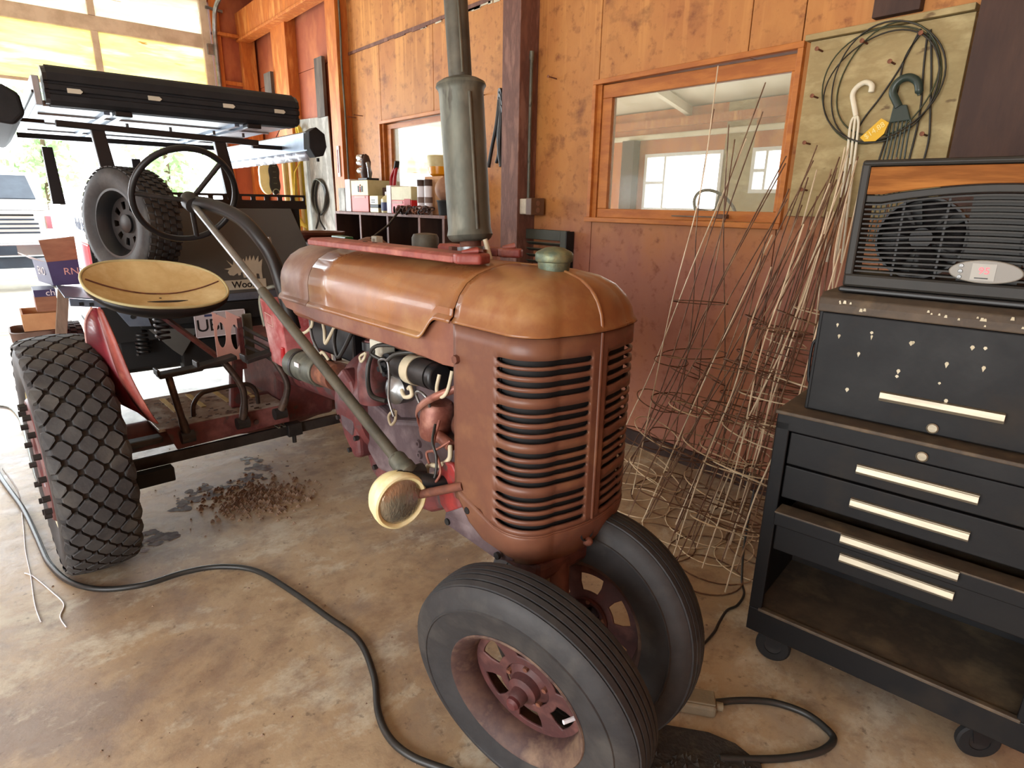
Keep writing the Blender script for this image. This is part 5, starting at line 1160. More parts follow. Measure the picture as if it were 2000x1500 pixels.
cage((-1.62,2.35,0), (-1.55,2.95,1.50), .20, .13, 5, .95, 4, 2, 'short wire tomato cage standing right behind the front wheel')
LBL = 'rusty wire tomato cage leaning in the tangle beside the tool cabinet'
sp_c = [((-1.35,2.45,0),(-1.32,3.02,1.80),.22,.12,6,1.15,4),((-1.20,2.60,0),(-1.24,3.10,1.86),.20,.11,6,1.1,4),((-1.55,2.72,0),(-1.34,3.08,1.82),.23,.12,6,1.1,4),
        ((-1.95,2.62,0),(-1.38,3.05,1.86),.18,.10,5,.85,3),((-2.12,2.75,0),(-1.50,3.08,2.02),.19,.10,5,.8,3),((-1.30,2.30,0),(-1.22,2.95,1.70),.17,.10,5,1.0,4),
        ((-1.72,2.95,0),(-1.42,3.14,1.95),.17,.10,5,.9,3),((-1.45,2.93,0),(-1.42,3.16,1.95),.18,.10,5,1.0,4),((-2.25,2.90,0),(-1.72,3.1,2.22),.17,.10,4,.8,3),((-1.10,2.85,0),(-1.18,3.12,1.82),.17,.1,5,1.0,4),((-1.42,2.56,0),(-1.24,3.05,1.8),.20,.12,7,1.2,4),((-1.63,2.58,0),(-1.36,3.06,1.75),.21,.12,6,1.15,4),((-1.25,2.75,0),(-1.28,3.1,1.84),.19,.11,7,1.2,4)]
for i, a in enumerate(sp_c): cage(*a, 10+i, LBL)

# ---------------------------------------------------------------- cords, boxes and litter on the floor
HO = [(-5.4,-.30),(-4.6,-.22),(-4.0,-.13),(-3.6,-.09),(-3.42,-.075),(-3.24,-.055),(-3.03,.0),(-2.88,.10),(-2.804,.249),(-2.795,.411),(-2.742,.551),(-2.606,.67),(-2.353,.741),(-2.093,.792),(-1.888,.828),(-1.681,.787),(-1.526,.722),(-1.412,.701),(-1.314,.718),(-1.217,.768),(-1.0,.90)]
tag(G().tube(spline([(x,y,.0125) for x,y in HO],6), .012, 10).build('air_hose', 'hose_black', None, smooth=60), 'thick black hose winding across the floor from the rear tire', 'hose')
C2 = [(-.835,1.645),(-.779,1.729),(-.707,1.804),(-.618,1.844),(-.547,1.838),(-.506,1.81),(-.515,1.728),(-.566,1.63),(-.624,1.55),(-.70,1.46)]
tag(G().tube(spline([(x,y,.012) for x,y in C2],6), .0115, 10).build('extension_cord', 'hose_black', None, smooth=60), 'short loop of thick black cord beside the grey cord box', 'cord')
C3 = [(-1.28,2.62,.35),(-1.24,2.52,.12),(-1.17,2.40,.006),(-1.102,2.301,.006),(-1.078,2.204,.006),(-1.087,2.138,.006),(-1.065,2.044,.006),(-1.043,1.971,.006),(-1.029,1.86,.006),(-1.028,1.757,.006),(-1.0,1.715,.006),(-.965,1.66,.008),(-.925,1.60,.02)]
tag(G().tube(spline(C3,6), .0055, 8).build('power_cord', 'hose_black', None, smooth=60), 'thin black power cord running from the wire cages to the cord box', 'cord')
jb = thing('cord_box', 'grey metal cord outlet box lying on the floor near the front wheels', 'outlet box', (-.868,1.585,0), math.radians(38), local=True)
G().box((-.062,-.038,0),(.062,.038,.046)).build('box', 'jbox_grey', jb, bevel=.012, seg=3)
G().box((-.058,-.030,.046),(.058,.034,.052)).build('cover', 'jbox_grey', jb, bevel=.003)
G().cyl((.062,0,.024),(.085,0,.022),.014,14).build('cord_clamp', 'jbox_grey', jb, smooth=40)
mt = thing('floor_mat', 'dark dirty rubber floor mat scrap behind the front wheel', 'mat', (-.80,1.33,0))
mp_ = [(-1.0,1.30),(-.955,1.35),(-.88,1.44),(-.78,1.52),(-.70,1.55),(-.61,1.545),(-.50,1.42),(-.42,1.25),(-.55,1.10),(-.75,1.12)]
G().prism([(x,y,.001) for x,y in mp_], (0,0,.012)).build('mat_sheet', 'mat_dark', mt, bevel=.004)
g = G(); rn = random.Random(9)
for k in range(420):
    x = rn.uniform(-.98,-.45); y = rn.uniform(1.14,1.53)
    if y > 1.53 - abs(x+.68)*.35 or y-1.12 > (x+1.03)*1.05: continue
    r = rn.uniform(.004,.009); h = rn.uniform(.006,.016); g.add([(x-r,y-r,.012),(x+r,y-r,.012),(x,y+r,.012),(x+rn.uniform(-.006,.006),y,.012+h)], [(0,1,3),(1,2,3),(2,0,3)])
o = g.build('bristles', 'mat_dark', mt); o['kind'] = 'stuff'
g = G(); rn = random.Random(5)
for k in range(620):
    f = rn.random(); c = Vector((-3.47+.42*f, .70+.42*rn.random(), 0)); c.y = .72 + rn.gauss(.22,.13); c.x = -3.36 + rn.gauss(0,.12) + (c.y-.94)*.25
    r = rn.uniform(.004,.014)*(1.4 if rn.random() < .1 else 1); h = r*rn.uniform(.8,1.5)
    g.add([(c.x-r,c.y-r*.7,.0),(c.x+r*.8,c.y-r,.0),(c.x+r,c.y+r*.8,.0),(c.x-r*.7,c.y+r,.0),(c.x+r*.2,c.y,h)], [(0,1,4),(1,2,4),(2,3,4),(3,0,4)])
for k in range(260):
    x = rn.uniform(-4.5,-.6); y = rn.uniform(-.1,2.3); r = rn.uniform(.002,.006)
    g.add([(x-r,y-r*.7,.0),(x+r*.8,y-r,.0),(x+r,y+r*.8,.0),(x-r*.7,y+r,.0),(x+r*.2,y,r*1.1)], [(0,1,4),(1,2,4),(2,3,4),(3,0,4)])
tag(g.build('loose_dirt', 'dirt', None), 'loose dirt and gravel crumbs scattered on the concrete under the tractor', 'dirt', kind='stuff')
pm('oil_wet', (138,134,132), (104,98,98), (160,158,160), sc=9, rough=0.2, bump=0.2, bsc=25, lo=0.3, hi=0.7)
g = G(); rn = random.Random(12)
path = spline([(-4.0,1.0,0),(-3.82,1.08,0),(-3.66,.98,0),(-3.60,.82,0),(-3.60,.68,0),(-3.52,.56,0)], 8)
for k in range(150):
    c = rn.choice(path) + Vector((rn.gauss(0,.05), rn.gauss(0,.05), 0)) if k < 115 else Vector((-3.22+rn.gauss(0,.05), .37+rn.gauss(0,.05), 0))
    n = 7; r = rn.uniform(.008,.034); a0 = rn.uniform(0,6); h = .0006+.0008*rn.random()
    g.add([(c.x+r*rn.uniform(.6,1.2)*math.cos(a0+2*PI*i/n), c.y+r*rn.uniform(.6,1.2)*math.sin(a0+2*PI*i/n), h) for i in range(n)], [tuple(range(n))])
tag(g.build('oil_puddle', 'oil_wet', None), 'wet oily patches on the concrete under the tractor and behind the rear tire', 'puddle', kind='stuff')
tag(G().tube(spline([(-4.736,-.204,.003),(-4.283,-.142,.003),(-3.826,-.135,.003),(-3.482,-.138,.003),(-3.207,-.13,.003),(-2.948,-.128,.003),(-2.792,-.116,.003)],6), .0028, 6).build('string', 'print_white', None, smooth=60), 'long pale string lying straight on the floor left of the rear tire', 'string')
tag(G().tube(spline([(-3.25,-.15,.003),(-3.19,-.12,.003),(-3.013,-.068,.003),(-2.873,-.034,.003),(-2.782,-.053,.003),(-2.691,-.04,.003)],6), .0028, 6).build('string', 'print_white', None, smooth=60), 'short pale string curling on the floor in front of the rear tire', 'string')
tag(G().tube(spline([(-6.251,-.193,.009),(-6.14,-.131,.009),(-5.876,-.09,.009),(-5.535,-.071,.009),(-5.209,-.063,.009),(-4.918,-.059,.009),(-4.5,-.05,.009),(-4.1,-.03,.009)],6), .008, 8).build('cable', 'galv', None, smooth=60), 'grey cable lying on the bright floor behind the rear tire', 'cable')
# ---------------------------------------------------------------- off-road trailer in the doorway
TX = -4.4
tr = thing('camping_trailer', 'small off-road camping trailer with black roof rack, spare tire and grey tail panel', 'trailer', (TX-.9, 1.05, 0))
# body
G().box((-6.9,.42,.78),(-4.45,1.72,1.38)).build('lower_body', 'red_gloss', tr, bevel=.01)
ub = G().box((-6.9,.42,1.38),(-4.45,1.72,1.60)).build('upper_body', 'white_gloss', tr, bevel=.01)
text('Woolly Be', 'side_lettering', .105, 'print_blue', frame((-4.68,.4185,1.49), (1,0,0), (0,0,1)), ub)
G().box((-6.8,.5,.58),(-4.5,1.62,.78)).build('chassis', 'black_matte', tr, bevel=.01)
G().box((-4.452,.43,.775),(-4.43,1.71,1.60)).build('rear_wall', 'black_matte', tr)
# grey tail panel with stencilled plate
tp = G().prism([(TX,.80,1.595),(TX,1.64,1.60),(TX,1.755,1.30),(TX,1.85,1.05),(TX,.80,1.03)], (-.02,0,0)).build('tail_panel', 'grey_panel', tr, bevel=.003)
G().box((TX-.03,1.15,.99),(TX-.005,1.55,1.05)).build('panel_flap', 'alu_blue', tr)
X1 = TX+.001
rh = [(1.155,1.205),(1.195,1.212),(1.205,1.218),(1.175,1.262),(1.213,1.228),(1.218,1.258),(1.232,1.232),(1.25,1.245),(1.268,1.24),(1.285,1.27),(1.292,1.245),(1.305,1.285),(1.312,1.25),(1.33,1.29),(1.335,1.252),(1.355,1.288),(1.36,1.25),(1.385,1.285),(1.383,1.24),(1.41,1.262),(1.40,1.21),(1.398,1.175),(1.40,1.13),(1.383,1.13),(1.378,1.162),(1.36,1.165),(1.36,1.135),(1.345,1.135),(1.34,1.172),(1.295,1.172),(1.29,1.14),(1.275,1.14),(1.27,1.178),(1.258,1.178),(1.256,1.16),(1.242,1.158),(1.238,1.175),(1.21,1.158),(1.185,1.163),(1.175,1.182),(1.185,1.196)]
o = G().prism([(X1,y,z) for y,z in rh], (.004,0,0)).build('stencil_animal', 'pale_steel', tp)
import bmesh
bm = bmesh.new(); bm.from_mesh(o.data); bmesh.ops.triangulate(bm, faces=[f for f in bm.faces if len(f.verts) > 4]); bm.to_mesh(o.data); bm.free()
G().box((X1,1.14,1.062),(X1+.004,1.42,1.128)).build('name_plate', 'pale_steel', tp)
text('Woolly', 'name_lettering', .062, 'print_black', frame((X1+.0045,1.285,1.094), (0,1,0), (0,0,1)), tp, bold=.0012)
# slotted bar above the panel
def slot_bar(y0, n, pitch, z0, z1, x, nm):
    g = G()
    for k in range(n):
        a, b = y0+k*pitch, y0+(k+1)*pitch; m = (a+b)/2; zm = z0+(z1-z0)*.62; out = []; hol = []
        for (p, q) in (((a,z0),(b,z0)),((b,z0),(b,z1)),((b,z1),(a,z1)),((a,z1),(a,z0))):
            for i in range(4): out.append((x, p[0]+(q[0]-p[0])*i/4, p[1]+(q[1]-p[1])*i/4))
        for i in range(16):
            t = -PI*3/4+2*PI*i/16; c_, s_ = math.cos(t), math.sin(t)
            hol.append((x, m+.030*max(-1,min(1,1.35*c_)), zm+.012*max(-1,min(1,1.35*s_))))
        plate_hole(g, out, hol, .008, (-1,0,0))
    return fix_normals(g.build(nm, 'black_satin', tr))
slot_bar(.86, 10, .0897, 1.622, 1.692, TX-.02, 'slotted_bar')
G().box((TX-.05,.82,1.597),(TX-.012,1.757,1.624)).build('bar_flange', 'black_satin', tr)
# rack posts and cross frames
def rpost(a, b, w, x, nm='rack_post'):
    G().prism([(x,a[0]-w/2,a[1]),(x,a[0]+w/2,a[1]),(x,b[0]+w*.4,b[1]),(x,b[0]-w*.4,b[1])], (-.05,0,0)).build(nm, 'black_satin', tr, bevel=.004)
rpost((1.285,1.62),(1.225,2.03),.085,TX-.03); rpost((.972,1.62),(.965,1.95),.075,TX-1.4); rpost((.61,1.60),(.565,2.04),.085,TX-.03); rpost((.42,1.60),(.41,2.0),.08,TX-1.4)
G().bar((TX-.04,.372,2.045), (TX-.04,1.47,2.02), .04, .035).build('cross_frame', 'black_satin', tr, bevel=.003)
G().bar((TX-1.42,.25,2.07), (TX-1.42,1.60,2.07), .04, .035).build('cross_frame', 'black_satin', tr, bevel=.003)
for y in (.72,.95,1.2,1.38): G().cyl((TX-.04,y,2.05),(TX-.04,y,2.075),.008,8).build('frame_bolt', 'black_satin', tr)
# roof rack with ribbed black nose and folding-table pads
ZR = 2.136
rb = G()
prof = [(TX-.02,ZR),(TX+.03,ZR+.02),(TX+.035,ZR+.05),(TX+.022,ZR+.055),(TX+.022,ZR+.07),(TX+.04,ZR+.075),(TX+.04,ZR+.10),(TX+.028,ZR+.105),(TX+.028,ZR+.115),(TX+.042,ZR+.12),(TX+.035,ZR+.16),(TX+.0,ZR+.19),(TX-.03,ZR+.205),(TX-.12,ZR+.205),(TX-.12,ZR)]
rb.prism([(x,.365,z) for x,z in prof], (0,1.355,0)); nose = fix_normals(rb.build('rack_nose', 'black_fabric', tr))
for y in (.365, 1.72): G().prism([(x*.97+TX*.03,y,ZR+.1+(z-ZR-.1)*.92) for x,z in prof], (0,-.02 if y < 1 else .02,0)).build('nose_cap', 'black_satin', tr)
for y, z in ((.475,.075),(.865,.082),(1.28,.085),(1.60,.085)): G().prism([(TX+.041,y-.03,ZR+z-.012),(TX+.041,y+.03,ZR+z-.012),(TX+.041,y+.042,ZR+z),(TX+.041,y+.03,ZR+z+.012),(TX+.041,y-.03,ZR+z+.012)], (.006,0,0)).build('latch', 'pale_steel', nose)
G().box((TX-2.2,.33,ZR+.0),(TX-.10,1.70,ZR+.03)).build('rack_deck', 'alu_sheet', tr)
for k, y in enumerate((.62,.70,1.35,1.43)): G().box((TX-2.2,y,ZR-.018),(TX-.1,y+.03,ZR)).build('deck_rib', 'alu_blue', tr)
for x in (TX-.5, TX-1.1, TX-1.7): G().box((x,.33,ZR-.010),(x+.03,1.70,ZR)).build('deck_rib', 'alu_sheet', tr)
G().box((TX-2.2,.30,ZR+.0),(TX-.06,.335,ZR+.15)).build('deck_side', 'alu_sheet', tr, bevel=.004)
G().box((TX-2.2,.292,ZR+.06),(TX-.06,.302,ZR+.075)).build('side_rail', 'steel_dark', tr)
for y in (.66,1.40): G().box((TX-.10,y,ZR-.03),(TX+.0,y+.09,ZR)).build('deck_foot', 'black_satin', tr, bevel=.006)
# side awnings
aw = G().prism([(TX-.35,1.93,2.02),(TX-.35,2.02,1.99),(TX-.35,2.03,2.12),(TX-.35,1.97,2.165),(TX-.35,1.93,2.15)], (-2.2,0,0)).build('awning_case', 'alu_blue', tr, bevel=.004)
G().prism([(TX-.28,1.925,2.035),(TX-.28,1.965,1.97),(TX-.28,2.03,1.985),(TX-.28,2.06,2.05),(TX-.28,2.05,2.14),(TX-.28,1.985,2.185),(TX-.28,1.93,2.15)], (-.12,0,0)).build('awning_end', 'black_fabric', tr, bevel=.006)
rows = [[(TX-.42-.06*k, 1.945+.012*math.sin(k*1.7), 2.02), (TX-.42-.06*k, 1.955+.012*math.sin(k*1.7+1), 1.985), (TX-.42-.06*k, 1.97+.01*math.sin(k*2.1), 1.955)] for k in range(36)]
G().grid(rows).build('awning_skirt', 'silver_fabric', tr, smooth=60, solid=.004)
G().box((TX-.9,1.7,2.05),(TX-.86,1.94,2.08)).build('awning_arm', 'black_satin', tr)
G().box((TX-.35,2.0,1.945),(TX-.33,2.015,1.97)).build('zip_pull', 'black_matte', tr)
G().prism([(TX-.02,.02,2.04),(TX-.02,.19,2.02),(TX-.02,.245,2.08),(TX-.02,.235,2.18),(TX-.02,.17,2.22),(TX-.02,.02,2.22)], (-2.2,0,0)).build('awning_bag', 'black_fabric', tr, bevel=.02, seg=3)
G().box((TX-.3,.2,2.06),(TX-.26,.34,2.08)).build('awning_arm', 'black_satin', tr)
# spare tire
def trailer_tire(center, nrm, R_, wd, rr, nm):
    e = bpy.data.objects.new(nm, None); C.objects.link(e); e.parent = tr; e.location = Vector(center)-Vector(tr['_w']); e.rotation_euler = orient(nrm); e.empty_display_size = .1
    h = wd/2
    prof = [(rr,-h*.8),(rr+.02,-h*.95),(R_*.82,-h*1.02),(R_*.93,-h*.96),(R_*.965,-h*.85),(R_*.975,-h*.5),(R_*.975,h*.5),(R_*.965,h*.85),(R_*.93,h*.96),(R_*.82,h*1.02),(rr+.02,h*.95),(rr,h*.8)]
    fix_normals(G().lathe(prof, (0,0,0), (0,0,1), 56).build('tire', 'rubber', e, smooth=40, world_=False))
    g = G(); N_ = 46
    for j in range(-2,3):
        for k in range(N_):
            t0 = 2*PI*(k+.5*(j%2))/N_; dt = PI/N_*.72; z0 = j*wd*.185; dz = wd*.078
            for sgn in (1,):
                a = [(t0-dt,z0-dz),(t0+dt*.7,z0-dz*.8),(t0+dt,z0+dz),(t0-dt*.8,z0+dz*.9)]
                lo_ = [(R_*.97*math.cos(t),R_*.97*math.sin(t),z) for t,z in a]; hi_ = [(R_*(1.0 if abs(j)<2 else .99)*math.cos(t),R_*(1.0 if abs(j)<2 else .99)*math.sin(t),z) for t,z in a]
                g.add(lo_+hi_, [(4,5,6,7),(0,1,5,4),(1,2,6,5),(2,3,7,6),(3,0,4,7)])
    o = fix_normals(g.build('tread_blocks', 'rubber', e, world_=False)); o['kind'] = 'stuff'
    rim = [(rr,-h*.8),(rr+.008,-h*.86),(rr-.02,-h*.5),(rr-.03,0),(rr-.02,h*.5),(rr+.004,h*.80),(rr+.010,h*.86),(rr-.004,h*.86),(rr-.03,h*.5),(rr-.04,0),(rr-.03,-h*.5)]
    fix_normals(G().lathe(rim, (0,0,0), (0,0,1), 44, closed=True).build('rim', 'black_satin', e, smooth=40, world_=False))
    g = G(); wheel_disc(g, .05, rr-.03, h*.15, 9, .008, .42, .42); fix_normals(g.build('wheel_disc', 'steel_dark', e, world_=False))
    G().lathe([(0,h*.1),(.05,h*.15),(.05,h*.35),(.03,h*.4),(0,h*.4)], (0,0,0), (0,0,1), 20).build('hub', 'black_satin', e, smooth=40, world_=False)
    return e
trailer_tire((-4.10,.615,1.512), (math.sin(math.radians(24)),-math.cos(math.radians(24)),.03), .306, .21, .18, 'spare_wheel')
G().bar((-4.10,.66,1.50), (TX-.04,.82,1.45), .08, .08).build('spare_carrier', 'black_satin', tr)
trailer_tire((-5.3,.28,.40), (0,-1,0), .40, .20, .21, 'road_wheel')
trailer_tire((-5.3,1.85,.40), (0,1,0), .40, .20, .21, 'road_wheel')
G().cyl((-5.3,.3,.40),(-5.3,1.84,.40),.035,12).build('axle', 'steel_dark', tr)
# rear bumper, step plate, brackets, plate
bp_ = G().prism([(TX-.02,.28,1.03),(TX-.02,.60,.985),(TX-.02,.60,1.02),(TX-.02,.28,1.075)], (-.02,0,0)).build('bumper_face', 'alu_blue', tr, bevel=.003)
G().prism([(TX,.26,1.083),(TX,.62,1.03),(TX-.55,.62,1.04),(TX-.55,.26,1.09)], (0,0,.008)).build('bumper_top', 'alu_blue', tr)
for y in (.325,.375): G().box((TX-.022,y,1.035-.14*(y-.28)),(TX-.017,y+.022,1.055-.14*(y-.28))).build('bumper_slot', 'black_matte', tr)
G().prism([(TX+.01,.50,.985),(TX+.01,.66,.965),(TX+.01,.68,.87),(TX+.01,.56,.88)], (-.015,0,0)).build('gusset', 'alu_blue', tr, bevel=.003)
G().cyl((TX+.012,.585,.94),(TX+.016,.585,.94),.014,14).build('gusset_hole', 'black_matte', tr)
G().box((TX-.10,.62,.86),(TX-.0,1.62,.98)).build('rear_beam', 'black_matte', tr, bevel=.006)
G().prism([(TX+.005,.66,.85),(TX+.005,.95,.825),(TX+.005,.83,.65),(TX+.005,.78,.70)], (-.012,0,0)).build('gusset', 'grey_panel', tr, bevel=.003)
G().box((TX-.15,.84,.53),(TX-.03,1.14,.74)).build('mud_box', 'black_matte', tr, bevel=.006)
G().tube([(TX-.05+.035*math.cos(k*.8), .62+.035*math.sin(k*.8), .84-.0035*k) for k in range(46)], .009, 6).build('coil_spring', 'black_satin', tr, smooth=60)
lp = G().box((TX+.02,.925,.762),(TX+.024,1.25,.932)).build('license_plate', 'plate_white', tr, bevel=.0015)
text('UBP 0', 'plate_lettering', .115, 'print_black', frame((TX+.0245,1.075,.838), (0,1,0), (0,0,1)), lp, bold=.0006, kern=.95)
G().box((TX+.0245,.99,.90),(TX+.0255,1.07,.915)).build('plate_sticker', 'print_blue', lp)
g = G()
for a, b in (((.925,.762),(1.25,.768)),((.925,.926),(1.25,.932)),((.925,.762),(.931,.932)),((1.244,.762),(1.25,.932))): g.box((TX+.0242,a[0],a[1]),(TX+.0268,b[0],b[1]))
g.build('plate_rim', 'print_white', lp)

# ---------------------------------------------------------------- cartons, tub and plank beside the trailer
BX = -4.92
b1 = thing('carton', 'navy and brown open carton with raised flap on the trailer bumper', 'box', (BX,.32,1.10))
G().prism([(BX,.245,1.10),(BX,.40,1.10),(BX,.40,1.262),(BX,.232,1.25)], (-.32,-.06,0)).build('carton_body', 'navy_print', b1)
G().prism([(BX+.004,.232,1.25),(BX+.004,.40,1.262),(BX+.03,.40,1.41),(BX+.03,.212,1.388)], (-.006,0,0)).build('flap', 'cardboard', b1)
G().prism([(BX-.02,.222,1.25),(BX-.32,.165,1.25),(BX-.33,.105,1.29),(BX-.02,.15,1.28)], (0,0,.005)).build('flap', 'print_white', b1)
text('RNY', 'carton_lettering', .062, 'print_pink', frame((BX+.001,.372,1.185), (0,1,0), (0,0,1)), b1)
text('ENO', 'carton_lettering', .075, 'print_white', frame((BX-.17,.2035,1.18), (1,.1875,0), (0,0,1)), b1)
b3 = thing('carton', 'small navy and brown carton stacked below the flap carton', 'box', (BX,.19,.93))
G().box((BX-.25,.136,.935),(BX-.02,.25,1.03)).build('carton_body', 'cardboard', b3)
G().box((BX-.25,.136,1.03),(BX-.02,.25,1.075)).build('carton_top', 'navy_print', b3)
text('ch', 'carton_lettering', .055, 'print_white', frame((BX-.019,.222,1.053), (0,1,0), (0,0,1)), b3)
b4 = thing('carton', 'tan open-topped carton standing on the brown tub', 'box', (BX,.14,.81))
for lo, hi in (((BX-.33,.05,.815),(BX-.02,.06,.925)),((BX-.33,.25,.815),(BX-.02,.26,.925)),((BX-.33,.06,.815),(BX-.32,.25,.925)),((BX-.03,.06,.815),(BX-.02,.25,.925)),((BX-.32,.06,.815),(BX-.03,.25,.82))):
    G().box(lo, hi).build('carton_side', 'cardboard_light', b4)
tb_ = thing('plastic_tub', 'brown ribbed plastic tub standing on the floor beside the trailer', 'tub', (BX-.15,.10,0))
rows = []
for z, s in ((0,.70),(.2,.75),(.4,.80),(.55,.85),(.66,.90),(.70,.92),(.705,.95),(.745,.96),(.75,.98),(.80,1.0),(.81,1.03),(.812,.95),(.70,.88),(.05,.68)):
    rows.append([(BX-.17+.17*s*math.copysign(min(1,abs(math.cos(t))*1.25),math.cos(t)), .10+.125*s*math.copysign(min(1,abs(math.sin(t))*1.25),math.sin(t)), z) for t in [2*PI*k/32 for k in range(32)]])
fix_normals(G().grid(rows, wrap=True).build('tub_shell', 'bucket_brown', tb_, smooth=40))
tag(G().bar((-4.62,.06,.02), (-4.80,.285,1.085), .06, .035, (1,0,0)).build('plank', 'plank_old', None, bevel=.003), 'weathered plank leaning against the trailer bumper', 'plank')

# ---------------------------------------------------------------- cubby shelf and what stands on it
SX0, SX1, SY = -6.62, -4.44, 2.96
cu = thing('cubby_shelf', 'dark wooden cubby shelf with pale front edges under the small window', 'shelf', ((SX0+SX1)/2, 3.1, 0))
G().box((SX0,SY,1.528),(SX1,W-.005,1.555)).build('shelf_top', 'wood_post', cu, bevel=.002)
for z in (.05,.42,.80,1.17): G().box((SX0+.03,SY+.01,z),(SX1-.03,W-.01,z+.025)).build('shelf_board', 'wood_dark', cu)
for x in (SX0,-6.02,-5.44,-4.86,SX1-.03): G().box((x,SY,0),(x+.03,W-.005,1.528)).build('divider', 'wood_dark', cu)
G().box((SX0,W-.012,0),(SX1,W-.005,1.528)).build('back_board', 'black_matte', cu)
for x in (SX0,-6.02,-5.44,-4.86,SX1-.03): G().box((x-.002,SY-.006,0),(x+.032,SY,1.528)).build('edge_strip', 'wood_post', cu)
ZS = 1.556
def tin(name, label, cat, x0, x1, y0, y1, z1, cols, z0=ZS):
    t = thing(name, label, cat, ((x0+x1)/2,(y0+y1)/2,z0))
    zz = z0
    for m, f in cols:
        G().box((x0,y0,zz),(x1,y1,z0+(z1-z0)*f)).build('band', m, t, bevel=.004); zz = z0+(z1-z0)*f
    return t
tin('metal_box', 'grey sheet-metal box at the left end of the cubby shelf', 'box', -6.60,-6.44,3.0,3.2,1.80,(('ply_grey',1),))
tin('slim_box', 'slim white box standing beside the orange-and-buff can', 'box', -6.42,-6.30,3.0,3.2,1.885,(('print_white',1),))
c1 = tin('oil_can', 'square buff and orange oil can with red and black emblem', 'can', -6.27,-5.89,3.0,3.25,1.87,(('can_orange',.52),('can_buff',1)))
for x in (-6.10,-6.02): G().box((x-.014,2.996,1.755),(x+.014,2.9995,1.815)).build('emblem_bar', 'print_black', c1)
G().box((-6.09,2.996,1.778),(-6.03,2.9995,1.792)).build('emblem_bar', 'print_black', c1)
G().box((-6.068,2.995,1.752),(-6.052,2.9985,1.805)).build('emblem_stem', 'print_red', c1); G().cyl((-6.06,2.995,1.822),(-6.06,2.9985,1.822),.009,12).build('emblem_dot', 'print_red', c1)
G().box((-6.2,2.997,1.695),(-5.96,2.9995,1.715)).build('label_band', 'print_pink', c1)
mc = thing('machine_part', 'dark cast machine part with bright lever on top of the oil can', 'machine part', (-6.08,3.1,1.872))
G().box((-6.18,3.04,1.872),(-5.98,3.18,1.895)).build('foot', 'steel_dark', mc, bevel=.005)
fix_normals(G().lathe([(0,0),(.05,0),(.06,.05),(.045,.11),(.05,.16),(.03,.22),(0,.24)], (-6.10,3.1,1.895), (0,0,1), 18).build('column', 'wood_dark', mc, smooth=40))
G().tube(spline([(-5.99,3.08,1.90),(-5.96,3.06,1.98),(-5.985,3.06,2.04)],5), .02, 10).build('lever', 'steel', mc, smooth=60)
for z in (1.97,2.05,2.10): G().lathe([(0,-.04),(.03,-.04),(.034,0),(.03,.04),(0,.04)], (-6.15,3.07,z), (1,.3,0), 14).build('knob', 'chrome', mc, smooth=40)
tin('dark_carton', 'dark brown carton standing behind the cream jar and bottle', 'box', -5.85,-5.54,3.14,3.29,1.80,(('wood_dark',1),))
rt = thing('shears', 'red-handled shears standing on the dark brown carton', 'shears', (-5.70,3.2,1.80))
for dx in (-.03,.03): G().tube(spline([(-5.74+dx,3.2,1.802),(-5.72+dx*1.2,3.2,1.90),(-5.66+dx*.4,3.2,1.99)],6), .017, 10).build('grip', 'red_plastic', rt, smooth=60)
G().bar((-5.66,3.2,1.98),(-5.63,3.2,2.05), .05, .02).build('blade', 'steel_dark', rt, bevel=.004)
jr = tin('jar', 'cream jar with black lettering band in front of the dark carton', 'jar', -5.86,-5.685,3.0,3.12,1.718,(('jar_cream',.28),('print_black',.48),('jar_cream',1)))
for z in (1.652,1.672): G().box((-5.83,2.998,z),(-5.75,2.9995,z+.008)).build('print_line', 'print_black', jr)
bo = thing('bottle', 'small bottle with dark blue label and white cap', 'bottle', (-5.59,3.05,ZS))
fix_normals(G().lathe([(0,0),(.066,0),(.068,.01),(.068,.13),(.05,.15),(.026,.165),(.026,.18),(0,.18)], (-5.59,3.06,ZS), (0,0,1), 22).build('bottle_body', 'jar_cream', bo, smooth=40))
G().lathe([(.0685,.02),(.0695,.02),(.0695,.10),(.0685,.10)], (-5.59,3.06,ZS), (0,0,1), 22, closed=True).build('label_wrap', 'print_blue', bo, smooth=40)
G().cyl((-5.59,3.06,ZS+.175),(-5.59,3.06,ZS+.2),.028,16).build('cap', 'print_white', bo, smooth=40)
tin('slim_box', 'slim white box standing beside the red-and-buff can', 'box', -5.51,-5.425,3.0,3.2,1.812,(('print_white',1),))
c2 = tin('oil_can', 'square buff and bright red oil can right of the slim white box', 'can', -5.41,-5.045,3.0,3.25,1.80,(('can_red',.50),('can_buff',1)))
G().box((-5.17,2.996,1.60),(-5.06,2.9995,1.69)).build('red_panel', 'print_red', c2); G().box((-5.40,2.997,1.645),(-5.20,2.9995,1.668)).build('label_band', 'print_pink', c2)
for x in (-4.92,-4.80):
    t = thing('caulk_tube', 'white and brown caulk tube standing upright on the cubby shelf', 'tube', (x,3.03,ZS), group='caulk tubes on the shelf')
    G().cyl((x,3.03,ZS),(x,3.03,1.80),.036,18).build('barrel', 'print_white', t, smooth=40); G().cyl((x,3.03,1.80),(x,3.03,1.855),.037,18).build('end_band', 'wood_dark', t, smooth=40)
    G().lathe([(.0365,.10),(.0375,.10),(.0375,.15),(.0365,.15)], (x,3.03,ZS), (0,0,1), 18, closed=True).build('print_band', 'bucket_brown', t, smooth=40)
tin('carton', 'plain tan carton standing behind the caulk tubes', 'box', -4.97,-4.67,3.1,3.29,1.885,(('cardboard_light',1),))
yj = thing('glass_jar', 'amber-yellow jar with buff top on the tan carton', 'jar', (-4.88,3.2,1.886))
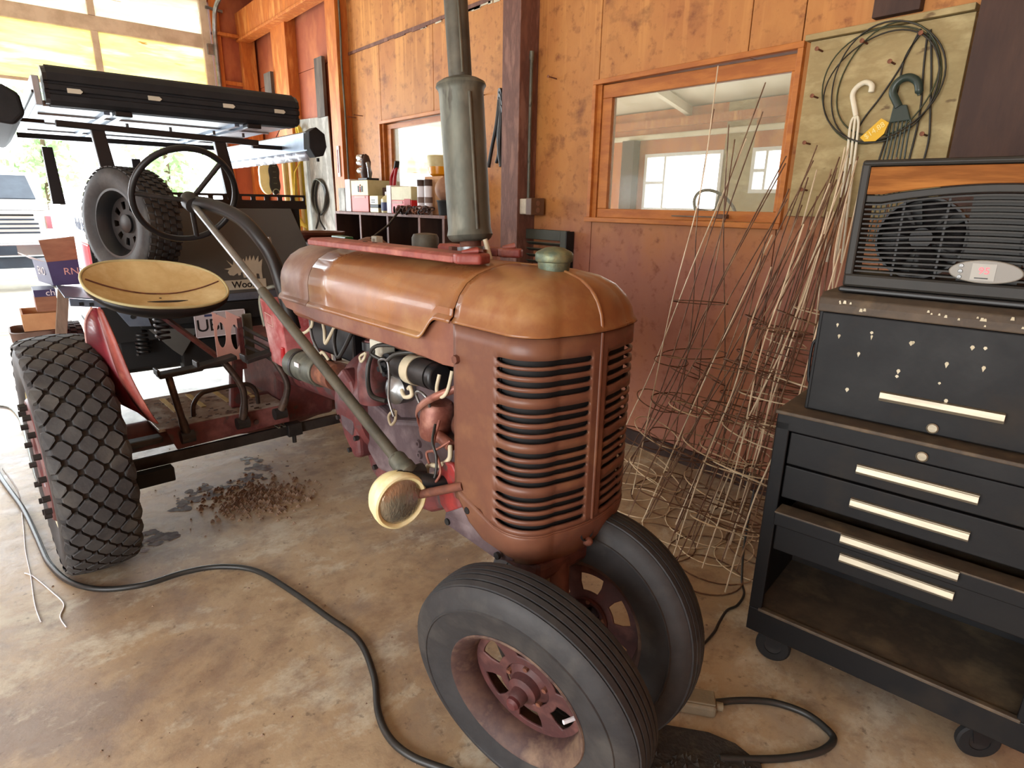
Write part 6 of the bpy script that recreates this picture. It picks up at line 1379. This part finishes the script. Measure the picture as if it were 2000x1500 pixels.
fix_normals(G().lathe([(0,0),(.06,0),(.09,.02),(.10,.08),(.10,.085)], (-4.88,3.2,1.886), (0,0,1), 24).build('amber_base', 'amber', yj, smooth=40))
fix_normals(G().lathe([(.10,.085),(.105,.17),(.10,.18),(0,.18)], (-4.88,3.2,1.886), (0,0,1), 24).build('jar_top', 'can_buff', yj, smooth=40))
bk = thing('black_pail', 'small black pail at the right end of the cubby shelf', 'pail', (-4.54,3.06,ZS))
fix_normals(G().lathe([(0,0),(.075,0),(.088,.11),(.093,.115),(.093,.125),(.08,.125),(.07,.02)], (-4.545,3.06,ZS), (0,0,1), 26).build('pail_shell', 'black_matte', bk, smooth=40))
bl = G().lathe([(.105*math.sin(PI*k/14), -.105*math.cos(PI*k/14)) for k in range(15)], (-4.545,3.06,ZS+.215), (0,0,1), 26).build('ball', 'brown_ball', None, smooth=60)
tag(bl, 'rusty brown ball resting in the black pail on the shelf', 'ball')
ch = thing('steel_chain', 'heap of dark rusty chain lying on the front of the shelf', 'chain', (-5.05,2.99,ZS))
rn = random.Random(4)
for k in range(40):
    c = Vector((-5.30+.62*k/40+rn.uniform(-.02,.02), 2.975+rn.uniform(-.01,.02), ZS+.02+.035*rn.random()))
    ax_ = Vector((rn.uniform(-1,1), rn.uniform(-1,1), rn.uniform(-.5,1)))
    G().tube(ring(c, .022, 10, ax_, 1.5), .007, 6, closed=True).build('chain_link', rn.choice(('rust','steel_dark','wood_dark')), ch, smooth=60)

# bench behind the hood with odds and ends
wb = thing('workbench', 'plain wooden workbench behind the tractor hood', 'bench', (-5.3,2.45,0))
G().box((-6.2,2.2,1.24),(-4.35,2.72,1.29)).build('bench_top', 'wood_dark', wb, bevel=.004)
for x in (-6.15,-4.45):
    for y in (2.24,2.62): G().box((x,y,0),(x+.07,y+.07,1.24)).build('leg', 'wood_dark', wb)
ZB = 1.291
pt = thing('clay_pot', 'wide brown clay pot standing on the bench beside the tail panel', 'pot', (-5.80,2.42,ZB))
fix_normals(G().lathe([(0,0),(.15,0),(.20,.05),(.235,.06),(.24,.085),(.225,.085),(.2,.03)], (-5.80,2.42,ZB), (0,0,1), 30).build('pot_shell', 'pot_brown', pt, smooth=40))
gb = thing('hand_brush', 'green-handled brush with white block lying on the bench', 'brush', (-5.3,2.4,ZB))
G().box((-5.42,2.36,ZB),(-5.18,2.42,ZB+.03)).build('bristle_block', 'print_white', gb); G().box((-5.38,2.35,ZB+.03),(-5.08,2.43,ZB+.07)).build('handle', 'green_paint', gb, bevel=.012)
tag(fix_normals(G().lathe([(0,0),(.12,0),(.14,.03),(.10,.06),(.04,.08),(0,.082)], (-4.80,2.45,ZB), (0,0,1), 20).build('rag_heap', 'pot_brown', None, smooth=60)), 'low heap of brown rag on the bench', 'rag')
sb_ = thing('switch_box', 'small white switch box standing on the bench', 'switch box', (-4.58,2.4,ZB)); G().box((-4.62,2.36,ZB),(-4.53,2.42,ZB+.10)).build('housing', 'jbox_white', sb_, bevel=.006); G().box((-4.592,2.357,ZB+.03),(-4.562,2.36,ZB+.08)).build('rocker', 'jbox_grey', sb_)
tag(G().tube([(-4.74,2.42,1.36),(-4.95,2.7,1.46),(-5.16,2.955,1.60)], .010, 8).build('pry_bar', 'steel_dark', None, smooth=60), 'dark pry bar leaning from the rag heap up to the chain', 'pry bar')

# ---------------------------------------------------------------- things on the far part of the wall
ps = G().prism([(-8.36,W-.05,.02),(-7.22,W-.05,.02),(-7.34,W-.05,2.62),(-8.36,W-.05,2.66)], (0,.012,0)).build('plywood_sheet', 'ply_grey', None)
tag(ps, 'weathered grey plywood sheet leaning on the wall left of the shelf', 'board')
tag(G().box((-7.58,W-.075,2.62),(-7.36,W-.035,3.26)).build('wall_board', 'board_grey', None, bevel=.003), 'dark grey board fixed upright above the grey plywood sheet', 'board')
tag(G().box((-8.97,W-.19,2.9),(-8.72,W-.145,3.27)).build('wall_board', 'board_grey', None, bevel=.003), 'dark grey board fixed upright beside the yellowed stud', 'board')
cbl = thing('cable_bundle', 'tied bundle of pale grey cable hanging on the grey plywood sheet', 'cable', (-7.66,W-.08,1.4))
rn = random.Random(8)
for k in range(6):
    w_ = .16+.04*rn.random(); cx = -7.68+.03*rn.uniform(-1,1)
    pts = [(cx,W-.07-.008*k,1.92),(cx-w_*.8,W-.07-.008*k,1.80),(cx-w_,W-.07-.006*k,1.62),(cx-w_*.3,W-.08,1.50),(cx+w_*.3,W-.08,1.52),(cx+w_*1.1,W-.07-.006*k,1.64),(cx+w_*.9,W-.07,1.82)]
    G().tube(spline(pts,6,True), .011, 6, closed=True).build('cable_loop', 'galv' if k % 2 else 'hose_black', cbl, smooth=60)
for dx in (-.05,.12): G().tube(spline([(-7.68,W-.1,1.52),(-7.70+dx*.3,W-.1,1.42),(-7.72+dx*1.6,W-.1,1.32)],5), .012, 6).build('cable_tail', 'hose_black', cbl, smooth=60)
gt = thing('hanging_case', 'cream and black laced hourglass case hanging near the corner', 'case', (-8.42,2.9,1.72))
def bean(yc, zc, hw_, hh, pinch, n=40): return [(yc + (hw_*(1-pinch*math.cos(2*t)**2*abs(math.sin(t))**0.1*0 - pinch*math.exp(-((math.sin(t))/.35)**2)))*math.cos(t), zc+hh*math.sin(t)) for t in [2*PI*k/n for k in range(n)]]
G().prism([(-8.42,y,z) for y,z in bean(2.865,1.945,.105,.215,.12)], (-.06,0,0)).build('shell', 'jar_cream', gt, bevel=.01)
G().prism([(-8.40,y,z) for y,z in bean(2.955,1.935,.082,.205,.25)], (-.05,0,0)).build('front_pad', 'black_fabric', gt, bevel=.01)
for z in (1.80,1.87,1.94,2.01,2.08): G().box((-8.40,2.935,z),(-8.392,2.975,z+.006)).build('lace', 'galv', gt)
G().tube([(-8.41,2.955,2.14),(-8.41,3.0,2.4),(-8.41,3.17,2.7)], .005, 6).build('hanging_cord', 'black_matte', gt)
G().tube(ring((-8.395,2.955,1.76),.04,16,(1,0,0)), .007, 6, closed=True).build('grommet', 'steel', gt, smooth=60)
hn = ['pale stiff', 'straight pale', 'worn cream', 'yellow', 'knotty pale', 'slim yellow', 'stout pale', 'thin yellowed', 'brown-ended yellow']
for k in range(9):
    y = 2.93+.033*k; x = -8.02-.04*(k % 3)
    tag(G().tube([(x+.12,y-.02,.0),(x+.05,y,1.2),(x,y+.015,2.25+.06*(k%4))], .016 if k % 2 else .02, 8).build('wooden_pole', ('stick_pale','stick_pale','stick_pale','stick_yellow','stick_pale','stick_yellow','stick_pale','stick_yellow','stick_yellow')[k], None, smooth=60), 'long wooden tool handle leaning in the row beside the grey plywood sheet', 'tool handle', 'tool handles leaning on the wall')
rp = thing('rope_coil', 'small coil of yellow rope hung high above the grey awning', 'rope', (-8.1,W-.1,2.4))
for k in range(4): G().tube(ring((-8.10,W-.09-.012*k,2.47+.008*k),.085,20,(.2,1,.1)), .012, 6, closed=True).build('rope_turn', 'yellow_rope', rp, smooth=60)
rp = thing('rope_coil', 'yellow rope hank bunched at the foot of the tool handles', 'rope', (-7.95,2.98,1.2))
for k in range(5): G().tube(ring((-7.90,2.98+.02*k,1.50-.02*k),.11,18,(.5,1,.2*k)), .014, 6, closed=True).build('rope_turn', 'yellow_rope', rp, smooth=60)
G().tube([(-7.92,3.0,1.60),(-7.95,3.05,2.0),(-8.0,W-.06,2.3)], .008, 6).build('hanging_cord', 'yellow_rope', rp)
th = thing('thermometer', 'slim white thermometer on the orange post left of the shelf', 'thermometer', (-6.9,W-.15,1.9))
G().box((-6.93,W-.155,1.93),(-6.87,W-.142,2.26)).build('backing', 'print_white', th, bevel=.004); G().tube([(-6.90,W-.158,1.97),(-6.90,W-.158,2.22)], .004, 6).build('column', 'print_red', th)

# ---------------------------------------------------------------- outside
tk = thing('pickup_truck', 'white pickup truck with wide slatted grille parked outside the door', 'truck', (-15.6,-.1,-.02))
fx = -14.0
G().box((fx-3.2,-1.08,.62),(fx-.12,.92,1.42)).build('body', 'truck_white', tk, bevel=.08, seg=3)
G().prism([(fx-.1,-1.05,1.42),(fx-1.3,-1.05,1.55),(fx-2.0,-1.0,2.1),(fx-3.2,-1.0,2.15),(fx-3.2,-1.05,1.42)], (0,1.92,0)).build('cab', 'truck_white', tk, bevel=.06, seg=3)
G().prism([(fx-1.36,-.85,1.6),(fx-1.36,.75,1.6),(fx-1.92,.68,2.03),(fx-1.92,-.78,2.03)], (.03,0,.02)).build('windshield', 'truck_dark', tk)
G().box((fx-.14,-.86,.98),(fx-.03,.72,1.40)).build('grille_frame', 'truck_white', tk, bevel=.03)
for k in range(5): G().box((fx-.05,-.80+.04*(k%2),1.02+.075*k),(fx+.0,.66-.05*(k>2),1.052+.075*k)).build('grille_slat', 'truck_dark' if k < 4 else 'black_matte', tk, bevel=.006)
for s in (-1.0,.76): G().box((fx-.2,s,1.08),(fx-.06,s+.14,1.34)).build('headlight', 'chrome', tk, bevel=.02)
G().box((fx-.2,-1.1,.62),(fx+.08,.94,.86)).build('bumper', 'chrome', tk, bevel=.03)
G().box((fx+.06,-.45,.66),(fx+.09,.28,.82)).build('bumper_inset', 'truck_dark', tk)
G().box((fx-.2,-1.05,.42),(fx+.02,.89,.62)).build('valance', 'truck_dark', tk, bevel=.02)
for y in (-1.05,.68):
    for x in (fx-.75, fx-2.7): G().lathe([(0,-.1),(.30,-.1),(.36,-.08),(.38,0),(.36,.08),(.30,.1),(0,.1)], (x,y+.1,.36), (0,1,0), 24).build('wheel', 'rubber', tk, smooth=40)
def tree(loc, h, r, seed, leaf, label, n=900):
    rn = random.Random(seed); t = thing('tree', label, 'tree', loc, group='trees outside the building')
    x0, y0, _ = loc
    G().tube([(x0,y0,-.02),(x0+.1,y0,h*.4),(x0,y0+.1,h*.75)], [.16*h/5,.11*h/5,.05*h/5], 8).build('trunk', 'bark', t, smooth=60)
    cl_ = [Vector((rn.gauss(0,r*.45), rn.gauss(0,r*.45), h*rn.uniform(.35,.95))) for _ in range(26)]
    g = G()
    for k in range(n):
        c = rn.choice(cl_); p = Vector((x0,y0,0)) + c + Vector((rn.gauss(0,r*.2), rn.gauss(0,r*.2), rn.gauss(0,h*.06)))
        s_ = rn.uniform(.08,.2)*h/5; u = Vector((rn.uniform(-1,1),rn.uniform(-1,1),rn.uniform(-1,1))).normalized()*s_; v = u.orthogonal().normalized()*s_*.6
        g.add([p-u, p-v+u*.1, p+u, p+v+u*.1], [(0,1,2,3)])
    o = g.build('foliage', leaf, t); o['kind'] = 'stuff'
TL = ['tall pale green tree beyond the white pickup truck', 'round blue-green tree beyond the white pickup truck', 'wide green tree seen through the steering wheel', 'broad green tree seen between the trailer posts', 'tall green tree seen between trailer and end wall']
for i, (p, h, r, lf) in enumerate((((-24,-3.4,-.02),6.2,1.7,'leaf_b'),((-31,2.0,-.02),5.6,1.5,'leaf_a'),((-22,4.4,-.02),4.6,1.4,'leaf_a'),((-28,8.2,-.02),6.2,1.6,'leaf_a'),((-36,14,-.02),8.5,2.0,'leaf_b'))): tree(p, h, r, 30+i, lf, TL[i])
for i, (p, h, r, lf, lb_) in enumerate((((-11,-15,-.02),6.5,2.3,'leaf_b','green tree mirrored in the large window glass'),((-16.5,-20,-.02),7.5,2.6,'leaf_a','tall tree mirrored in the left of the window glass'))): tree(p, h, r, 50+i, lf, lb_)

for o_ in bpy.data.objects:
    if '_w' in o_: del o_['_w']
